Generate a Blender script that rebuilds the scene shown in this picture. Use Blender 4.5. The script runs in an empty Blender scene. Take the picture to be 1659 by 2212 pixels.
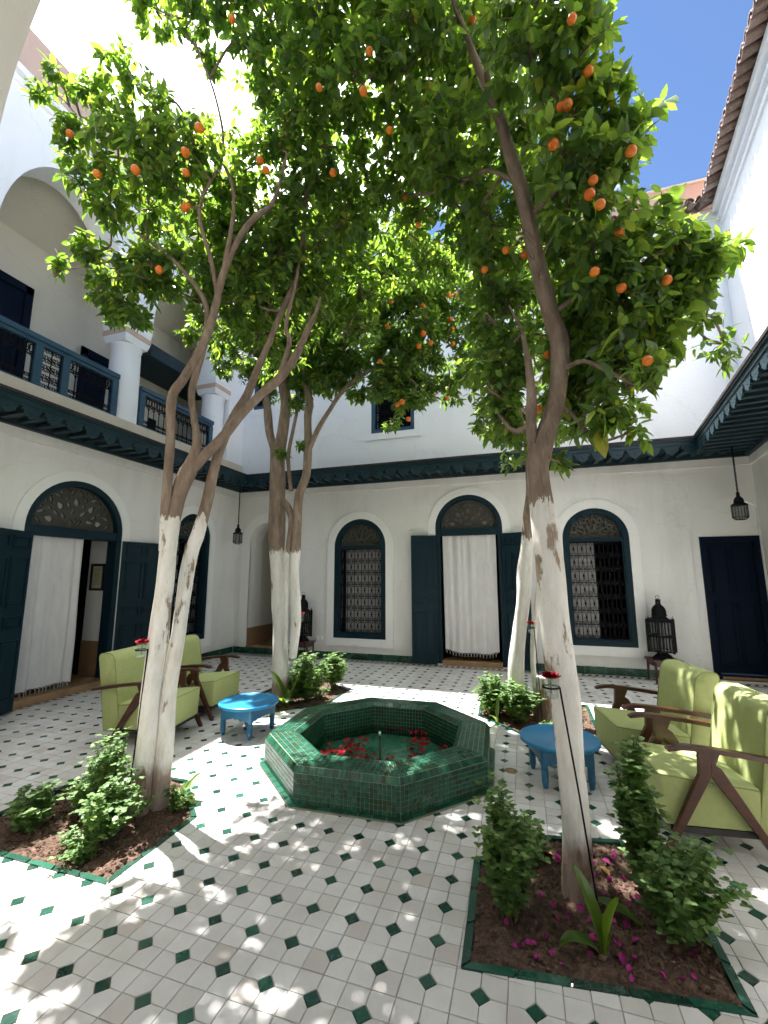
import bpy, bmesh, math, random
import numpy as np
from mathutils import Matrix, Vector, noise
from mathutils.geometry import tessellate_polygon

scene = bpy.context.scene
COL = scene.collection
R = math.radians

# ---------------------------------------------------------------- camera
cam_data = bpy.data.cameras.new('camera')
cam_data.sensor_fit = 'HORIZONTAL'
cam_data.sensor_width = 36.0
cam_data.lens = 36.0 * 923.3 / 1659.0
cam_data.clip_start = 0.05
cam_data.clip_end = 500.0
cam = bpy.data.objects.new('camera', cam_data)
COL.objects.link(cam)
_r, _u, _f = Vector((0.952, 0.306, -0.002)), Vector((0.048, -0.142, 0.989)), Vector((-0.303, 0.941, 0.150))
_f.normalize(); _r = _f.cross(_u).normalized(); _u = _r.cross(_f)
cam.matrix_world = Matrix(((_r.x, _u.x, -_f.x, 0), (_r.y, _u.y, -_f.y, 0), (_r.z, _u.z, -_f.z, 1.55), (0, 0, 0, 1)))
scene.camera = cam
EYE = np.array((0, 0, 1.55))
CAMR = np.array((tuple(_r), tuple(-_u), tuple(_f)))

# ---------------------------------------------------------------- light
SUN = Vector((-0.345, 0.195, 1.0)).normalized()          # towards the sun: high, behind the far wall, to the left
sun_el = math.asin(SUN.z)
sun_rot = math.atan2(SUN.x, SUN.y)
world = bpy.data.worlds.new('World')
scene.world = world
world.use_nodes = True
wn = world.node_tree
wn.nodes.clear()
w_out = wn.nodes.new('ShaderNodeOutputWorld')
w_bg = wn.nodes.new('ShaderNodeBackground')
w_bg.inputs['Strength'].default_value = 0.062
sky = wn.nodes.new('ShaderNodeTexSky')
sky.sky_type = 'NISHITA'
sky.sun_disc = False
sky.sun_elevation = sun_el
sky.sun_rotation = sun_rot
sky.altitude = 1800
sky.air_density = 0.8
sky.dust_density = 0.1
sky.ozone_density = 4.0
w_tc = wn.nodes.new('ShaderNodeTexCoord')
w_map = wn.nodes.new('ShaderNodeMapping')
w_map.inputs['Scale'].default_value = (1.5, 1.5, 2.4)
w_map.inputs['Location'].default_value = (4.1, 3.3, 0.2)
w_no = wn.nodes.new('ShaderNodeTexNoise')
w_no.inputs['Scale'].default_value = 2.3
w_no.inputs['Detail'].default_value = 7
w_no.inputs['Roughness'].default_value = 0.58
w_rp = wn.nodes.new('ShaderNodeValToRGB')
w_rp.color_ramp.elements[0].position = 0.56  # low threshold adds scattered clouds, unseen ones too, as white fill light
w_rp.color_ramp.elements[1].position = 0.84
# thin bright cloud gathers round the sun, as in the photograph
w_dot = wn.nodes.new('ShaderNodeVectorMath'); w_dot.operation = 'DOT_PRODUCT'
w_dot.inputs[1].default_value = tuple(SUN)
w_mr = wn.nodes.new('ShaderNodeMapRange')
w_mr.inputs['From Min'].default_value = 0.78
w_mr.inputs['From Max'].default_value = 0.92
w_mr.inputs['To Max'].default_value = 0.38
w_add = wn.nodes.new('ShaderNodeMath'); w_add.operation = 'ADD'
w_mix = wn.nodes.new('ShaderNodeMix'); w_mix.data_type = 'RGBA'
w_mix.inputs['B'].default_value = (20, 20.2, 20.6, 1)
L = wn.links.new
L(w_tc.outputs['Generated'], w_map.inputs['Vector'])
L(w_map.outputs[0], w_no.inputs['Vector'])
L(w_tc.outputs['Generated'], w_dot.inputs[0])
L(w_dot.outputs['Value'], w_mr.inputs['Value'])
L(w_no.outputs['Fac'], w_add.inputs[0]); L(w_mr.outputs[0], w_add.inputs[1])
L(w_add.outputs[0], w_rp.inputs['Fac'])
L(w_rp.outputs['Color'], w_mix.inputs['Factor'])
L(sky.outputs[0], w_mix.inputs['A'])
L(w_mix.outputs['Result'], w_bg.inputs['Color'])
L(w_bg.outputs[0], w_out.inputs['Surface'])

sd = bpy.data.lights.new('sun', 'SUN')
sd.energy = 4.3
sd.angle = R(0.53)
sd.color = (1.0, 0.965, 0.92)
sun = bpy.data.objects.new('sun', sd)
COL.objects.link(sun)
sun.location = (-3, 2, 12)
sun.rotation_euler = SUN.to_track_quat('Z', 'Y').to_euler()

scene.view_settings.view_transform = 'Standard'
scene.view_settings.look = 'None'
scene.view_settings.gamma = 1.0
scene.view_settings.exposure = 2.4
scene.view_settings.use_curve_mapping = False
scene.render.engine = 'CYCLES'
scene.cycles.use_denoising = True
scene.cycles.use_adaptive_sampling = True
scene.cycles.adaptive_threshold = 0.03
scene.cycles.max_bounces = 8
scene.cycles.diffuse_bounces = 4
scene.cycles.glossy_bounces = 4
scene.cycles.transmission_bounces = 6
scene.cycles.transparent_max_bounces = 8
scene.cycles.caustics_reflective = False
scene.cycles.caustics_refractive = False
scene.cycles.sample_clamp_indirect = 6.0

# ---------------------------------------------------------------- materials
def new_mat(name):
    m = bpy.data.materials.new(name)
    m.use_nodes = True
    nt = m.node_tree
    p = nt.nodes['Principled BSDF']
    return m, nt, p

def node(nt, kind, **kw):
    n = nt.nodes.new(kind)
    for k, v in kw.items():
        if k in n.inputs.keys(): n.inputs[k].default_value = v
        else: setattr(n, k, v)
    return n

def coords(nt, scale=(1, 1, 1), kind='Object'):
    tc = node(nt, 'ShaderNodeTexCoord')
    mp = node(nt, 'ShaderNodeMapping')
    mp.inputs['Scale'].default_value = scale
    nt.links.new(tc.outputs[kind], mp.inputs['Vector'])
    return mp.outputs[0]

def ramp(nt, fac, stops):
    r = node(nt, 'ShaderNodeValToRGB')
    cr = r.color_ramp
    while len(cr.elements) < len(stops): cr.elements.new(0.5)
    for e, (p, c) in zip(cr.elements, stops):
        e.position = p
        e.color = (c[0], c[1], c[2], 1)
    nt.links.new(fac, r.inputs['Fac'])
    return r.outputs['Color']

def bump(nt, p, height, strength=0.3, dist=0.01):
    b = node(nt, 'ShaderNodeBump')
    b.inputs['Strength'].default_value = strength
    b.inputs['Distance'].default_value = dist
    nt.links.new(height, b.inputs['Height'])
    nt.links.new(b.outputs[0], p.inputs['Normal'])

def noisy(name, c0, c1, scale=3.0, rough=0.7, spec=0.4, bstr=0.15, bscale=None, bdist=0.004, stretch=(1, 1, 1), detail=6, metallic=0.0, coat=0.0):
    m, nt, p = new_mat(name)
    co = coords(nt, stretch)
    n = node(nt, 'ShaderNodeTexNoise', Scale=scale, Detail=detail, Roughness=0.6)
    nt.links.new(co, n.inputs['Vector'])
    nt.links.new(ramp(nt, n.outputs['Fac'], [(0.3, c0), (0.7, c1)]), p.inputs['Base Color'])
    p.inputs['Roughness'].default_value = rough
    p.inputs['Specular IOR Level'].default_value = spec
    p.inputs['Metallic'].default_value = metallic
    p.inputs['Coat Weight'].default_value = coat
    n2 = node(nt, 'ShaderNodeTexNoise', Scale=bscale or scale * 6, Detail=5)
    nt.links.new(co, n2.inputs['Vector'])
    bump(nt, p, n2.outputs['Fac'], bstr, bdist)
    return m

def island_random(nt):
    g = node(nt, 'ShaderNodeNewGeometry')
    o = node(nt, 'ShaderNodeObjectInfo')
    a = node(nt, 'ShaderNodeMath', operation='ADD')
    f = node(nt, 'ShaderNodeMath', operation='FRACT')
    nt.links.new(g.outputs['Random Per Island'], a.inputs[0])
    nt.links.new(o.outputs['Random'], a.inputs[1])
    nt.links.new(a.outputs[0], f.inputs[0])
    return f.outputs[0]

def mixc(nt, fac, a, b, mode='MIX'):
    m = node(nt, 'ShaderNodeMix', data_type='RGBA', blend_type=mode)
    for k, v in (('Factor', fac), ('A', a), ('B', b)):
        if isinstance(v, (int, float)): m.inputs[k].default_value = v
        elif isinstance(v, tuple): m.inputs[k].default_value = (v[0], v[1], v[2], 1)
        else: nt.links.new(v, m.inputs[k])
    return m.outputs['Result']

def tile_mat(name, stops, rough=0.25, wear=(0.6, 0.6, 0.55), wear_amt=0.25, spec=0.5, grime=0.35):
    m, nt, p = new_mat(name)
    base = ramp(nt, island_random(nt), stops)
    co = coords(nt, (1, 1, 1), 'Object')
    g = node(nt, 'ShaderNodeNewGeometry')
    n = node(nt, 'ShaderNodeTexNoise', Scale=38.0, Detail=5, Roughness=0.65)
    nt.links.new(g.outputs['Position'], n.inputs['Vector'])
    n2 = node(nt, 'ShaderNodeTexNoise', Scale=3.2, Detail=6, Roughness=0.7)
    nt.links.new(g.outputs['Position'], n2.inputs['Vector'])
    f1 = ramp(nt, n.outputs['Fac'], [(0.52, (0, 0, 0)), (0.72, (wear_amt,) * 3)])
    c = mixc(nt, f1, base, wear)
    f2 = ramp(nt, n2.outputs['Fac'], [(0.35, (grime,) * 3), (0.65, (0, 0, 0))])
    c = mixc(nt, f2, c, (0.62, 0.58, 0.52), 'MULTIPLY')
    nt.links.new(c, p.inputs['Base Color'])
    p.inputs['Specular IOR Level'].default_value = spec
    rr = node(nt, 'ShaderNodeMapRange')
    rr.inputs['To Min'].default_value = max(rough - 0.10, 0.05)
    rr.inputs['To Max'].default_value = rough + 0.18
    nt.links.new(n2.outputs['Fac'], rr.inputs['Value'])
    nt.links.new(rr.outputs[0], p.inputs['Roughness'])
    n3 = node(nt, 'ShaderNodeTexNoise', Scale=22.0, Detail=3)
    nt.links.new(g.outputs['Position'], n3.inputs['Vector'])
    bump(nt, p, n3.outputs['Fac'], 0.18, 0.006)
    return m

def leaf_mat(name, stops, trans=(0.30, 0.50, 0.03), tmix=0.42, rough=0.38):
    m, nt, p = new_mat(name)
    rnd = island_random(nt)
    base = ramp(nt, rnd, stops)
    nt.links.new(base, p.inputs['Base Color'])
    p.inputs['Roughness'].default_value = rough
    p.inputs['Specular IOR Level'].default_value = 0.45
    t = node(nt, 'ShaderNodeBsdfTranslucent')
    tc = ramp(nt, rnd, [(0.0, tuple(v * 0.55 for v in trans)), (0.6, trans), (1.0, (trans[0] * 1.5, trans[1] * 1.15, trans[2]))])
    nt.links.new(tc, t.inputs['Color'])
    mx = node(nt, 'ShaderNodeMixShader')
    mx.inputs[0].default_value = tmix
    nt.links.new(p.outputs[0], mx.inputs[1])
    nt.links.new(t.outputs[0], mx.inputs[2])
    nt.links.new(mx.outputs[0], nt.nodes['Material Output'].inputs['Surface'])
    return m

def plaster_mat(name, c, dirt=(0.62, 0.60, 0.55), amt=0.35, rough=0.85):
    m, nt, p = new_mat(name)
    g = node(nt, 'ShaderNodeNewGeometry')
    a = node(nt, 'ShaderNodeTexNoise', Scale=0.9, Detail=8, Roughness=0.62)
    b = node(nt, 'ShaderNodeTexNoise', Scale=26.0, Detail=5, Roughness=0.6)
    mp = node(nt, 'ShaderNodeMapping'); mp.inputs['Scale'].default_value = (2.2, 2.2, 0.35)
    s = node(nt, 'ShaderNodeTexNoise', Scale=1.6, Detail=6, Roughness=0.6)
    nt.links.new(g.outputs['Position'], a.inputs['Vector'])
    nt.links.new(g.outputs['Position'], b.inputs['Vector'])
    nt.links.new(g.outputs['Position'], mp.inputs['Vector'])
    nt.links.new(mp.outputs[0], s.inputs['Vector'])
    f1 = ramp(nt, a.outputs['Fac'], [(0.40, (0, 0, 0)), (0.72, (amt,) * 3)])
    f2 = ramp(nt, s.outputs['Fac'], [(0.50, (0, 0, 0)), (0.80, (amt * 0.7,) * 3)])
    c1 = mixc(nt, f1, c, tuple(x * y for x, y in zip(c, (0.86, 0.84, 0.80))))
    c2 = mixc(nt, f2, c1, tuple(x * y for x, y in zip(c, dirt)))
    vo = node(nt, 'ShaderNodeTexVoronoi', Scale=0.75, feature='DISTANCE_TO_EDGE')
    wv = node(nt, 'ShaderNodeVectorMath', operation='MULTIPLY_ADD')
    wn2 = node(nt, 'ShaderNodeTexNoise', Scale=3.0, Detail=6, Roughness=0.7)
    nt.links.new(g.outputs['Position'], wn2.inputs['Vector'])
    nt.links.new(wn2.outputs['Color'], wv.inputs[0]); wv.inputs[1].default_value = (0.55, 0.55, 0.55)
    nt.links.new(g.outputs['Position'], wv.inputs[2]); nt.links.new(wv.outputs[0], vo.inputs['Vector'])
    cr = ramp(nt, vo.outputs['Distance'], [(0.0, (0.30, 0.30, 0.30)), (0.0045, (0, 0, 0))])
    sz = node(nt, 'ShaderNodeSeparateXYZ'); nt.links.new(g.outputs['Position'], sz.inputs[0])
    zz = node(nt, 'ShaderNodeMath', operation='MULTIPLY_ADD'); zz.inputs[1].default_value = 0.9; nt.links.new(wn2.outputs['Fac'], zz.inputs[0]); nt.links.new(sz.outputs['Z'], zz.inputs[2])
    sc_ = ramp(nt, zz.outputs[0], [(0.42, (0.40, 0.40, 0.40)), (0.78, (0, 0, 0))])
    c2 = mixc(nt, cr, c2, tuple(x * 0.45 for x in c))
    c2 = mixc(nt, sc_, c2, tuple(x * y for x, y in zip(c, (0.66, 0.62, 0.55))))
    nt.links.new(c2, p.inputs['Base Color'])
    p.inputs['Roughness'].default_value = rough
    p.inputs['Specular IOR Level'].default_value = 0.25
    w = node(nt, 'ShaderNodeMath', operation='ADD')
    nt.links.new(a.outputs['Fac'], w.inputs[0]); nt.links.new(b.outputs['Fac'], w.inputs[1])
    bump(nt, p, w.outputs[0], 0.30, 0.012)
    return m

M = {}
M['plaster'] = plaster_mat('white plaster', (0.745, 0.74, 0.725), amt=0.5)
M['plaster_trim'] = plaster_mat('smooth white plaster', (0.80, 0.80, 0.785), amt=0.15)
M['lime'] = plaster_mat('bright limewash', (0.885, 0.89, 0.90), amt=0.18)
M['gallery_wall'] = plaster_mat('cream plaster', (0.66, 0.625, 0.54), amt=0.25)
M['sill'] = plaster_mat('cream stone', (0.70, 0.62, 0.50), amt=0.3)
M['pink'] = plaster_mat('pink parapet plaster', (0.62, 0.44, 0.35), amt=0.4)
M['ochre'] = plaster_mat('ochre plaster', (0.55, 0.22, 0.10), amt=0.3)
M['tadelakt'] = noisy('brown polished plaster', (0.24, 0.14, 0.075), (0.33, 0.20, 0.11), 2.5, 0.35, 0.5)
M['teal'] = noisy('teal painted wood', (0.0042, 0.0185, 0.028), (0.0070, 0.026, 0.038), 4.0, 0.5, 0.16, 0.25, 40, stretch=(1, 1, 0.2))
M['teal_eave'] = noisy('skylit teal eave paint', (0.0065, 0.024, 0.034), (0.011, 0.034, 0.047), 5.0, 0.5, 0.3, 0.25, 40)  # lighter than the door teal: sky light on the eave put into the colour
M['teal_rail'] = noisy('blue painted rail', (0.016, 0.055, 0.095), (0.024, 0.075, 0.125), 4.0, 0.4, 0.5, 0.2, 40)
M['navy'] = noisy('dark navy door paint', (0.0022, 0.006, 0.016), (0.0035, 0.009, 0.023), 4.0, 0.55, 0.08, 0.2, 40)
M['iron'] = noisy('black wrought iron', (0.004, 0.0045, 0.006), (0.009, 0.009, 0.011), 30, 0.65, 0.12, 0.2)
M['fanlight'] = noisy('carved grey brown wood', (0.040, 0.038, 0.030), (0.065, 0.06, 0.048), 9, 0.65, 0.3, 0.3)
M['rafter'] = noisy('dark eave wood', (0.008, 0.022, 0.030), (0.016, 0.036, 0.046), 6, 0.6, 0.3, 0.3)
M['eave_top'] = noisy('eave roof boards', (0.022, 0.020, 0.022), (0.05, 0.042, 0.04), 8, 0.8, 0.2, 0.4)
M['dark_room'] = noisy('unlit room walls', (0.012, 0.012, 0.014), (0.018, 0.018, 0.02), 2, 0.9, 0.1)  # near-black base colour carries the darkness inside the rooms
M['cloth'] = noisy('white cotton', (0.56, 0.55, 0.55), (0.64, 0.63, 0.63), 14, 0.95, 0.1, 0.35, 260, 0.002, (1, 1, 0.3))
M['cloth_grey'] = noisy('grey net curtain', (0.42, 0.41, 0.42), (0.50, 0.49, 0.49), 10, 0.95, 0.1, 0.2, 200, 0.002)
M['soil'] = noisy('red brown soil', (0.050, 0.032, 0.025), (0.150, 0.097, 0.071), 34, 0.95, 0.1, 0.8, 90, 0.012)
M['bark'] = noisy('grey brown bark', (0.11, 0.078, 0.058), (0.24, 0.18, 0.14), 9, 0.85, 0.2, 0.6, 40, 0.01, (1, 1, 0.3))
M['stem'] = noisy('plant stem', (0.06, 0.09, 0.02), (0.12, 0.14, 0.04), 20, 0.7, 0.3)
M['white_tile'] = tile_mat('cream glazed floor tile', [(0.0, (0.51, 0.475, 0.45)), (0.10, (0.56, 0.542, 0.52)), (0.6, (0.605, 0.598, 0.585)), (1.0, (0.665, 0.66, 0.65))], 0.30, (0.52, 0.47, 0.42), 0.25)
M['green_tile'] = tile_mat('green glazed tile', [(0.0, (0.008, 0.035, 0.024)), (0.5, (0.010, 0.058, 0.038)), (1.0, (0.018, 0.095, 0.060))], 0.22, (0.05, 0.11, 0.08), 0.5)
M['pool_tile'] = tile_mat('green fountain tile', [(0.0, (0.028, 0.042, 0.016)), (0.25, (0.012, 0.060, 0.036)), (0.6, (0.014, 0.085, 0.052)), (1.0, (0.028, 0.120, 0.075))], 0.27, (0.05, 0.13, 0.09), 0.4, 0.3)
M['basin_tile'] = tile_mat('pale green basin tile', [(0.0, (0.05, 0.19, 0.13)), (1.0, (0.09, 0.28, 0.20))], 0.2, (0.12, 0.24, 0.19), 0.5)
M['grout'] = noisy('floor grout', (0.30, 0.27, 0.24), (0.43, 0.39, 0.35), 20, 0.9, 0.1, 0.5)
M['pool_grout'] = noisy('fountain grout', (0.24, 0.28, 0.19), (0.38, 0.40, 0.29), 30, 0.9, 0.1, 0.5)
M['fabric'] = noisy('green wool upholstery', (0.345, 0.395, 0.165), (0.40, 0.445, 0.195), 30, 0.9, 0.15, 0.35, 420, 0.0015)
M['piping'] = noisy('green piping', (0.22, 0.26, 0.10), (0.25, 0.29, 0.12), 40, 0.8, 0.2)
M['wood'] = noisy('dark red varnished wood', (0.030, 0.0085, 0.005), (0.085, 0.026, 0.013), 7, 0.32, 0.5, 0.15, 40, 0.002, (1, 1, 5))
M['table_wood'] = noisy('red brown stained wood', (0.035, 0.012, 0.009), (0.07, 0.022, 0.015), 6, 0.4, 0.5)
M['blue'] = noisy('blue gloss paint', (0.018, 0.175, 0.37), (0.032, 0.225, 0.44), 6, 0.34, 0.22, 0.12, 30, 0.002)
M['blue_leg'] = noisy('weathered blue paint', (0.018, 0.115, 0.215), (0.035, 0.15, 0.26), 14, 0.42, 0.4, 0.2)
M['orange'] = noisy('orange peel', (0.62, 0.15, 0.006), (0.76, 0.235, 0.012), 4, 0.42, 0.5, 0.4, 160, 0.0015)
M['dry_orange'] = noisy('dried black orange', (0.03, 0.012, 0.01), (0.06, 0.025, 0.02), 6, 0.8, 0.2)
M['rose'] = noisy('red rose petal', (0.17, 0.0015, 0.006), (0.30, 0.004, 0.012), 12, 0.7, 0.12)
M['magenta'] = noisy('magenta petal', (0.20, 0.010, 0.10), (0.38, 0.035, 0.21), 18, 0.6, 0.2)
M['brass'] = noisy('brass drain', (0.30, 0.20, 0.10), (0.42, 0.30, 0.17), 20, 0.45, 0.5, metallic=0.6)
M['copper'] = noisy('copper spout', (0.10, 0.04, 0.025), (0.18, 0.08, 0.05), 20, 0.4, 0.5, metallic=0.6)
M['steel'] = noisy('polished nozzle', (0.5, 0.5, 0.5), (0.7, 0.7, 0.7), 20, 0.2, 0.5, metallic=0.9)
M['lunette_back'] = noisy('dim room backing board', (0.075, 0.078, 0.08), (0.11, 0.112, 0.11), 6, 0.8, 0.2)  # board added behind window fanlights, its dark grey standing for the dim room
M['paper'] = noisy('yellowed paper', (0.45, 0.42, 0.27), (0.52, 0.48, 0.32), 6, 0.9, 0.1)
M['ink'] = noisy('ink', (0.10, 0.09, 0.06), (0.14, 0.12, 0.08), 6, 0.9, 0.1)
M['plastic'] = noisy('white socket plastic', (0.72, 0.72, 0.70), (0.78, 0.78, 0.76), 6, 0.35, 0.5)
M['black'] = noisy('black lacquer', (0.008, 0.007, 0.008), (0.014, 0.012, 0.012), 6, 0.35, 0.5)
M['stone_step'] = noisy('brown marble step', (0.22, 0.125, 0.062), (0.34, 0.21, 0.115), 5, 0.22, 0.5, 0.05)
M['roof_tile'] = tile_mat('weathered barrel tile', [(0.0, (0.16, 0.10, 0.08)), (0.5, (0.26, 0.18, 0.15)), (1.0, (0.36, 0.29, 0.26))], 0.7, (0.45, 0.42, 0.38), 0.6, 0.2)
M['leaf'] = leaf_mat('orange tree leaf', [(0.0, (0.034, 0.082, 0.030)), (0.5, (0.058, 0.125, 0.034)), (0.85, (0.085, 0.160, 0.038)), (0.975, (0.14, 0.19, 0.045)), (1.0, (0.36, 0.27, 0.04))], (0.28, 0.48, 0.05), 0.50)
M['mint'] = leaf_mat('mint leaf', [(0.0, (0.055, 0.12, 0.034)), (0.6, (0.10, 0.19, 0.058)), (1.0, (0.19, 0.27, 0.10))], (0.20, 0.38, 0.06), 0.38, 0.5)
M['canna'] = leaf_mat('broad green leaf', [(0.0, (0.045, 0.10, 0.016)), (1.0, (0.075, 0.14, 0.022))], (0.30, 0.48, 0.03), 0.40, 0.35)
M['dead_leaf'] = leaf_mat('dry leaf', [(0.0, (0.22, 0.11, 0.03)), (1.0, (0.42, 0.24, 0.06))], (0.4, 0.22, 0.05), 0.25, 0.6)

def vary(mat, amount, tint, wear=None, wscale=26.0, wpos=0.66):
    """shift the colour from object to object and, where given, add chips of another colour"""
    nt = mat.node_tree
    p = nt.nodes['Principled BSDF']
    src = p.inputs['Base Color'].links[0].from_socket
    o = node(nt, 'ShaderNodeObjectInfo')
    f = node(nt, 'ShaderNodeMath', operation='MULTIPLY'); f.inputs[1].default_value = amount
    nt.links.new(o.outputs['Random'], f.inputs[0])
    c = mixc(nt, f.outputs[0], src, tint)
    if wear:
        n = node(nt, 'ShaderNodeTexNoise', Scale=wscale, Detail=6, Roughness=0.7)
        nt.links.new(coords(nt), n.inputs['Vector'])
        c = mixc(nt, ramp(nt, n.outputs['Fac'], [(wpos, (0, 0, 0)), (wpos + .03, (0.8, 0.8, 0.8))]), c, wear)
    nt.links.new(c, p.inputs['Base Color'])
vary(M['orange'], 0.75, (0.55, 0.09, 0.006))
vary(M['blue'], 0.15, (0.02, 0.13, 0.28), (0.20, 0.32, 0.38), 17.0, 0.655)
vary(M['blue_leg'], 0.1, (0.02, 0.08, 0.15), (0.16, 0.24, 0.27), 22.0, 0.63)
vary(M['teal'], 0.3, (0.006, 0.016, 0.022), (0.035, 0.05, 0.055), 24.0, 0.70)
vary(M['wood'], 0.4, (0.055, 0.018, 0.010), (0.13, 0.06, 0.032), 18.0, 0.68)

def trunk_mat(name, top, peel=0.58):
    m, nt, p = new_mat(name)
    co = coords(nt)
    cs = coords(nt, (1, 1, 0.28))
    a = node(nt, 'ShaderNodeTexNoise', Scale=7.0, Detail=7, Roughness=0.66)
    nt.links.new(cs, a.inputs['Vector'])
    b = node(nt, 'ShaderNodeTexNoise', Scale=16.0, Detail=6, Roughness=0.7)
    nt.links.new(cs, b.inputs['Vector'])
    sx = node(nt, 'ShaderNodeSeparateXYZ')
    nt.links.new(co, sx.inputs[0])
    bark = ramp(nt, b.outputs['Fac'], [(0.3, (0.14, 0.10, 0.075)), (0.52, (0.225, 0.168, 0.128)), (0.72, (0.33, 0.26, 0.205))])
    white = ramp(nt, b.outputs['Fac'], [(0.25, (0.55, 0.51, 0.44)), (0.5, (0.70, 0.68, 0.63)), (0.7, (0.78, 0.77, 0.74))])
    pe = ramp(nt, a.outputs['Fac'], [(peel, (0, 0, 0)), (peel + 0.035, (1, 1, 1))])
    tan = mixc(nt, 0.45, (0.42, 0.32, 0.22), bark)
    wp = mixc(nt, pe, white, tan)
    # soil splashed onto the foot of the trunk
    so = node(nt, 'ShaderNodeMath', operation='MULTIPLY_ADD'); so.inputs[1].default_value = 0.42; so.inputs[2].default_value = 0.0
    nt.links.new(a.outputs['Fac'], so.inputs[0])
    lo = node(nt, 'ShaderNodeMath', operation='SUBTRACT')
    nt.links.new(sx.outputs['Z'], lo.inputs[0]); nt.links.new(so.outputs[0], lo.inputs[1])
    ft = ramp(nt, lo.outputs[0], [(0.0, (0.8, 0.8, 0.8)), (0.10, (0, 0, 0))])
    wp = mixc(nt, ft, wp, (0.20, 0.115, 0.075))
    # brushed upper edge of the whitewash
    e = node(nt, 'ShaderNodeMath', operation='MULTIPLY_ADD'); e.inputs[1].default_value = 0.45; e.inputs[2].default_value = -0.22
    nt.links.new(b.outputs['Fac'], e.inputs[0])
    s2 = node(nt, 'ShaderNodeMath', operation='ADD')
    nt.links.new(sx.outputs['Z'], s2.inputs[0]); nt.links.new(e.outputs[0], s2.inputs[1])
    gt = node(nt, 'ShaderNodeMath', operation='GREATER_THAN'); gt.inputs[1].default_value = top
    nt.links.new(s2.outputs[0], gt.inputs[0])
    nt.links.new(mixc(nt, gt.outputs[0], wp, bark), p.inputs['Base Color'])
    p.inputs['Roughness'].default_value = 0.85
    p.inputs['Specular IOR Level'].default_value = 0.2
    ad = node(nt, 'ShaderNodeMath', operation='MULTIPLY_ADD'); ad.inputs[1].default_value = -0.6
    nt.links.new(pe, ad.inputs[0]); nt.links.new(b.outputs['Fac'], ad.inputs[2])
    bump(nt, p, ad.outputs[0], 0.85, 0.014)
    return m

def glass_mat(name, tint, rough=0.05, dark=0.55):
    m, nt, p = new_mat(name)
    p.inputs['Base Color'].default_value = (*tint, 1)
    p.inputs['Roughness'].default_value = rough
    p.inputs['Specular IOR Level'].default_value = 0.6
    tr = node(nt, 'ShaderNodeBsdfTransparent')
    tr.inputs[0].default_value = (*[dark + 0.4 * t for t in tint], 1)
    mx = node(nt, 'ShaderNodeMixShader')
    mx.inputs[0].default_value = 0.12
    nt.links.new(tr.outputs[0], mx.inputs[1]); nt.links.new(p.outputs[0], mx.inputs[2])
    nt.links.new(mx.outputs[0], nt.nodes['Material Output'].inputs['Surface'])
    return m
M['glass'] = glass_mat('lantern glass', (0.4, 0.45, 0.42), 0.05, 0.38)
M['jar'] = glass_mat('jar glass', (0.75, 0.86, 0.80))

def water_mat():
    m, nt, p = new_mat('fountain water')
    p.inputs['Base Color'].default_value = (0.8, 0.95, 0.9, 1)
    p.inputs['Roughness'].default_value = 0.03
    gl = node(nt, 'ShaderNodeBsdfGlossy'); gl.inputs['Roughness'].default_value = 0.03
    tr = node(nt, 'ShaderNodeBsdfTransparent'); tr.inputs[0].default_value = (0.72, 0.90, 0.82, 1)
    fr = node(nt, 'ShaderNodeFresnel'); fr.inputs['IOR'].default_value = 1.33
    co = coords(nt)
    n = node(nt, 'ShaderNodeTexNoise', Scale=9.0, Detail=4, Distortion=0.6)
    nt.links.new(co, n.inputs['Vector'])
    b = node(nt, 'ShaderNodeBump'); b.inputs['Strength'].default_value = 0.35; b.inputs['Distance'].default_value = 0.02
    nt.links.new(n.outputs['Fac'], b.inputs['Height'])
    nt.links.new(b.outputs[0], gl.inputs['Normal']); nt.links.new(b.outputs[0], fr.inputs['Normal'])
    mx = node(nt, 'ShaderNodeMixShader')
    nt.links.new(fr.outputs[0], mx.inputs[0]); nt.links.new(tr.outputs[0], mx.inputs[1]); nt.links.new(gl.outputs[0], mx.inputs[2])
    nt.links.new(mx.outputs[0], nt.nodes['Material Output'].inputs['Surface'])
    return m
M['water'] = water_mat()

# ---------------------------------------------------------------- building helpers
class Frame:
    """u along the wall, v up, w out of the wall into the courtyard"""
    def __init__(s, o, u, n):
        s.o, s.u, s.n = Vector(o), Vector(u).normalized(), Vector(n).normalized()
    def __call__(s, u, v, w=0.0):
        return s.o + s.u * u + Vector((0, 0, v)) + s.n * w
IDF = None
XL, YB = -5.88, 7.87
FB = Frame((0, YB, 0), (1, 0, 0), (0, -1, 0))                 # far wall
FL = Frame((XL, 0, 0), (0, 1, 0), (1, 0, 0))                  # left wall
FR = Frame((3.45, YB, 0), (-0.15, -1, 0), (-1, 0.15, 0))      # right wall, not quite square to the others

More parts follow.
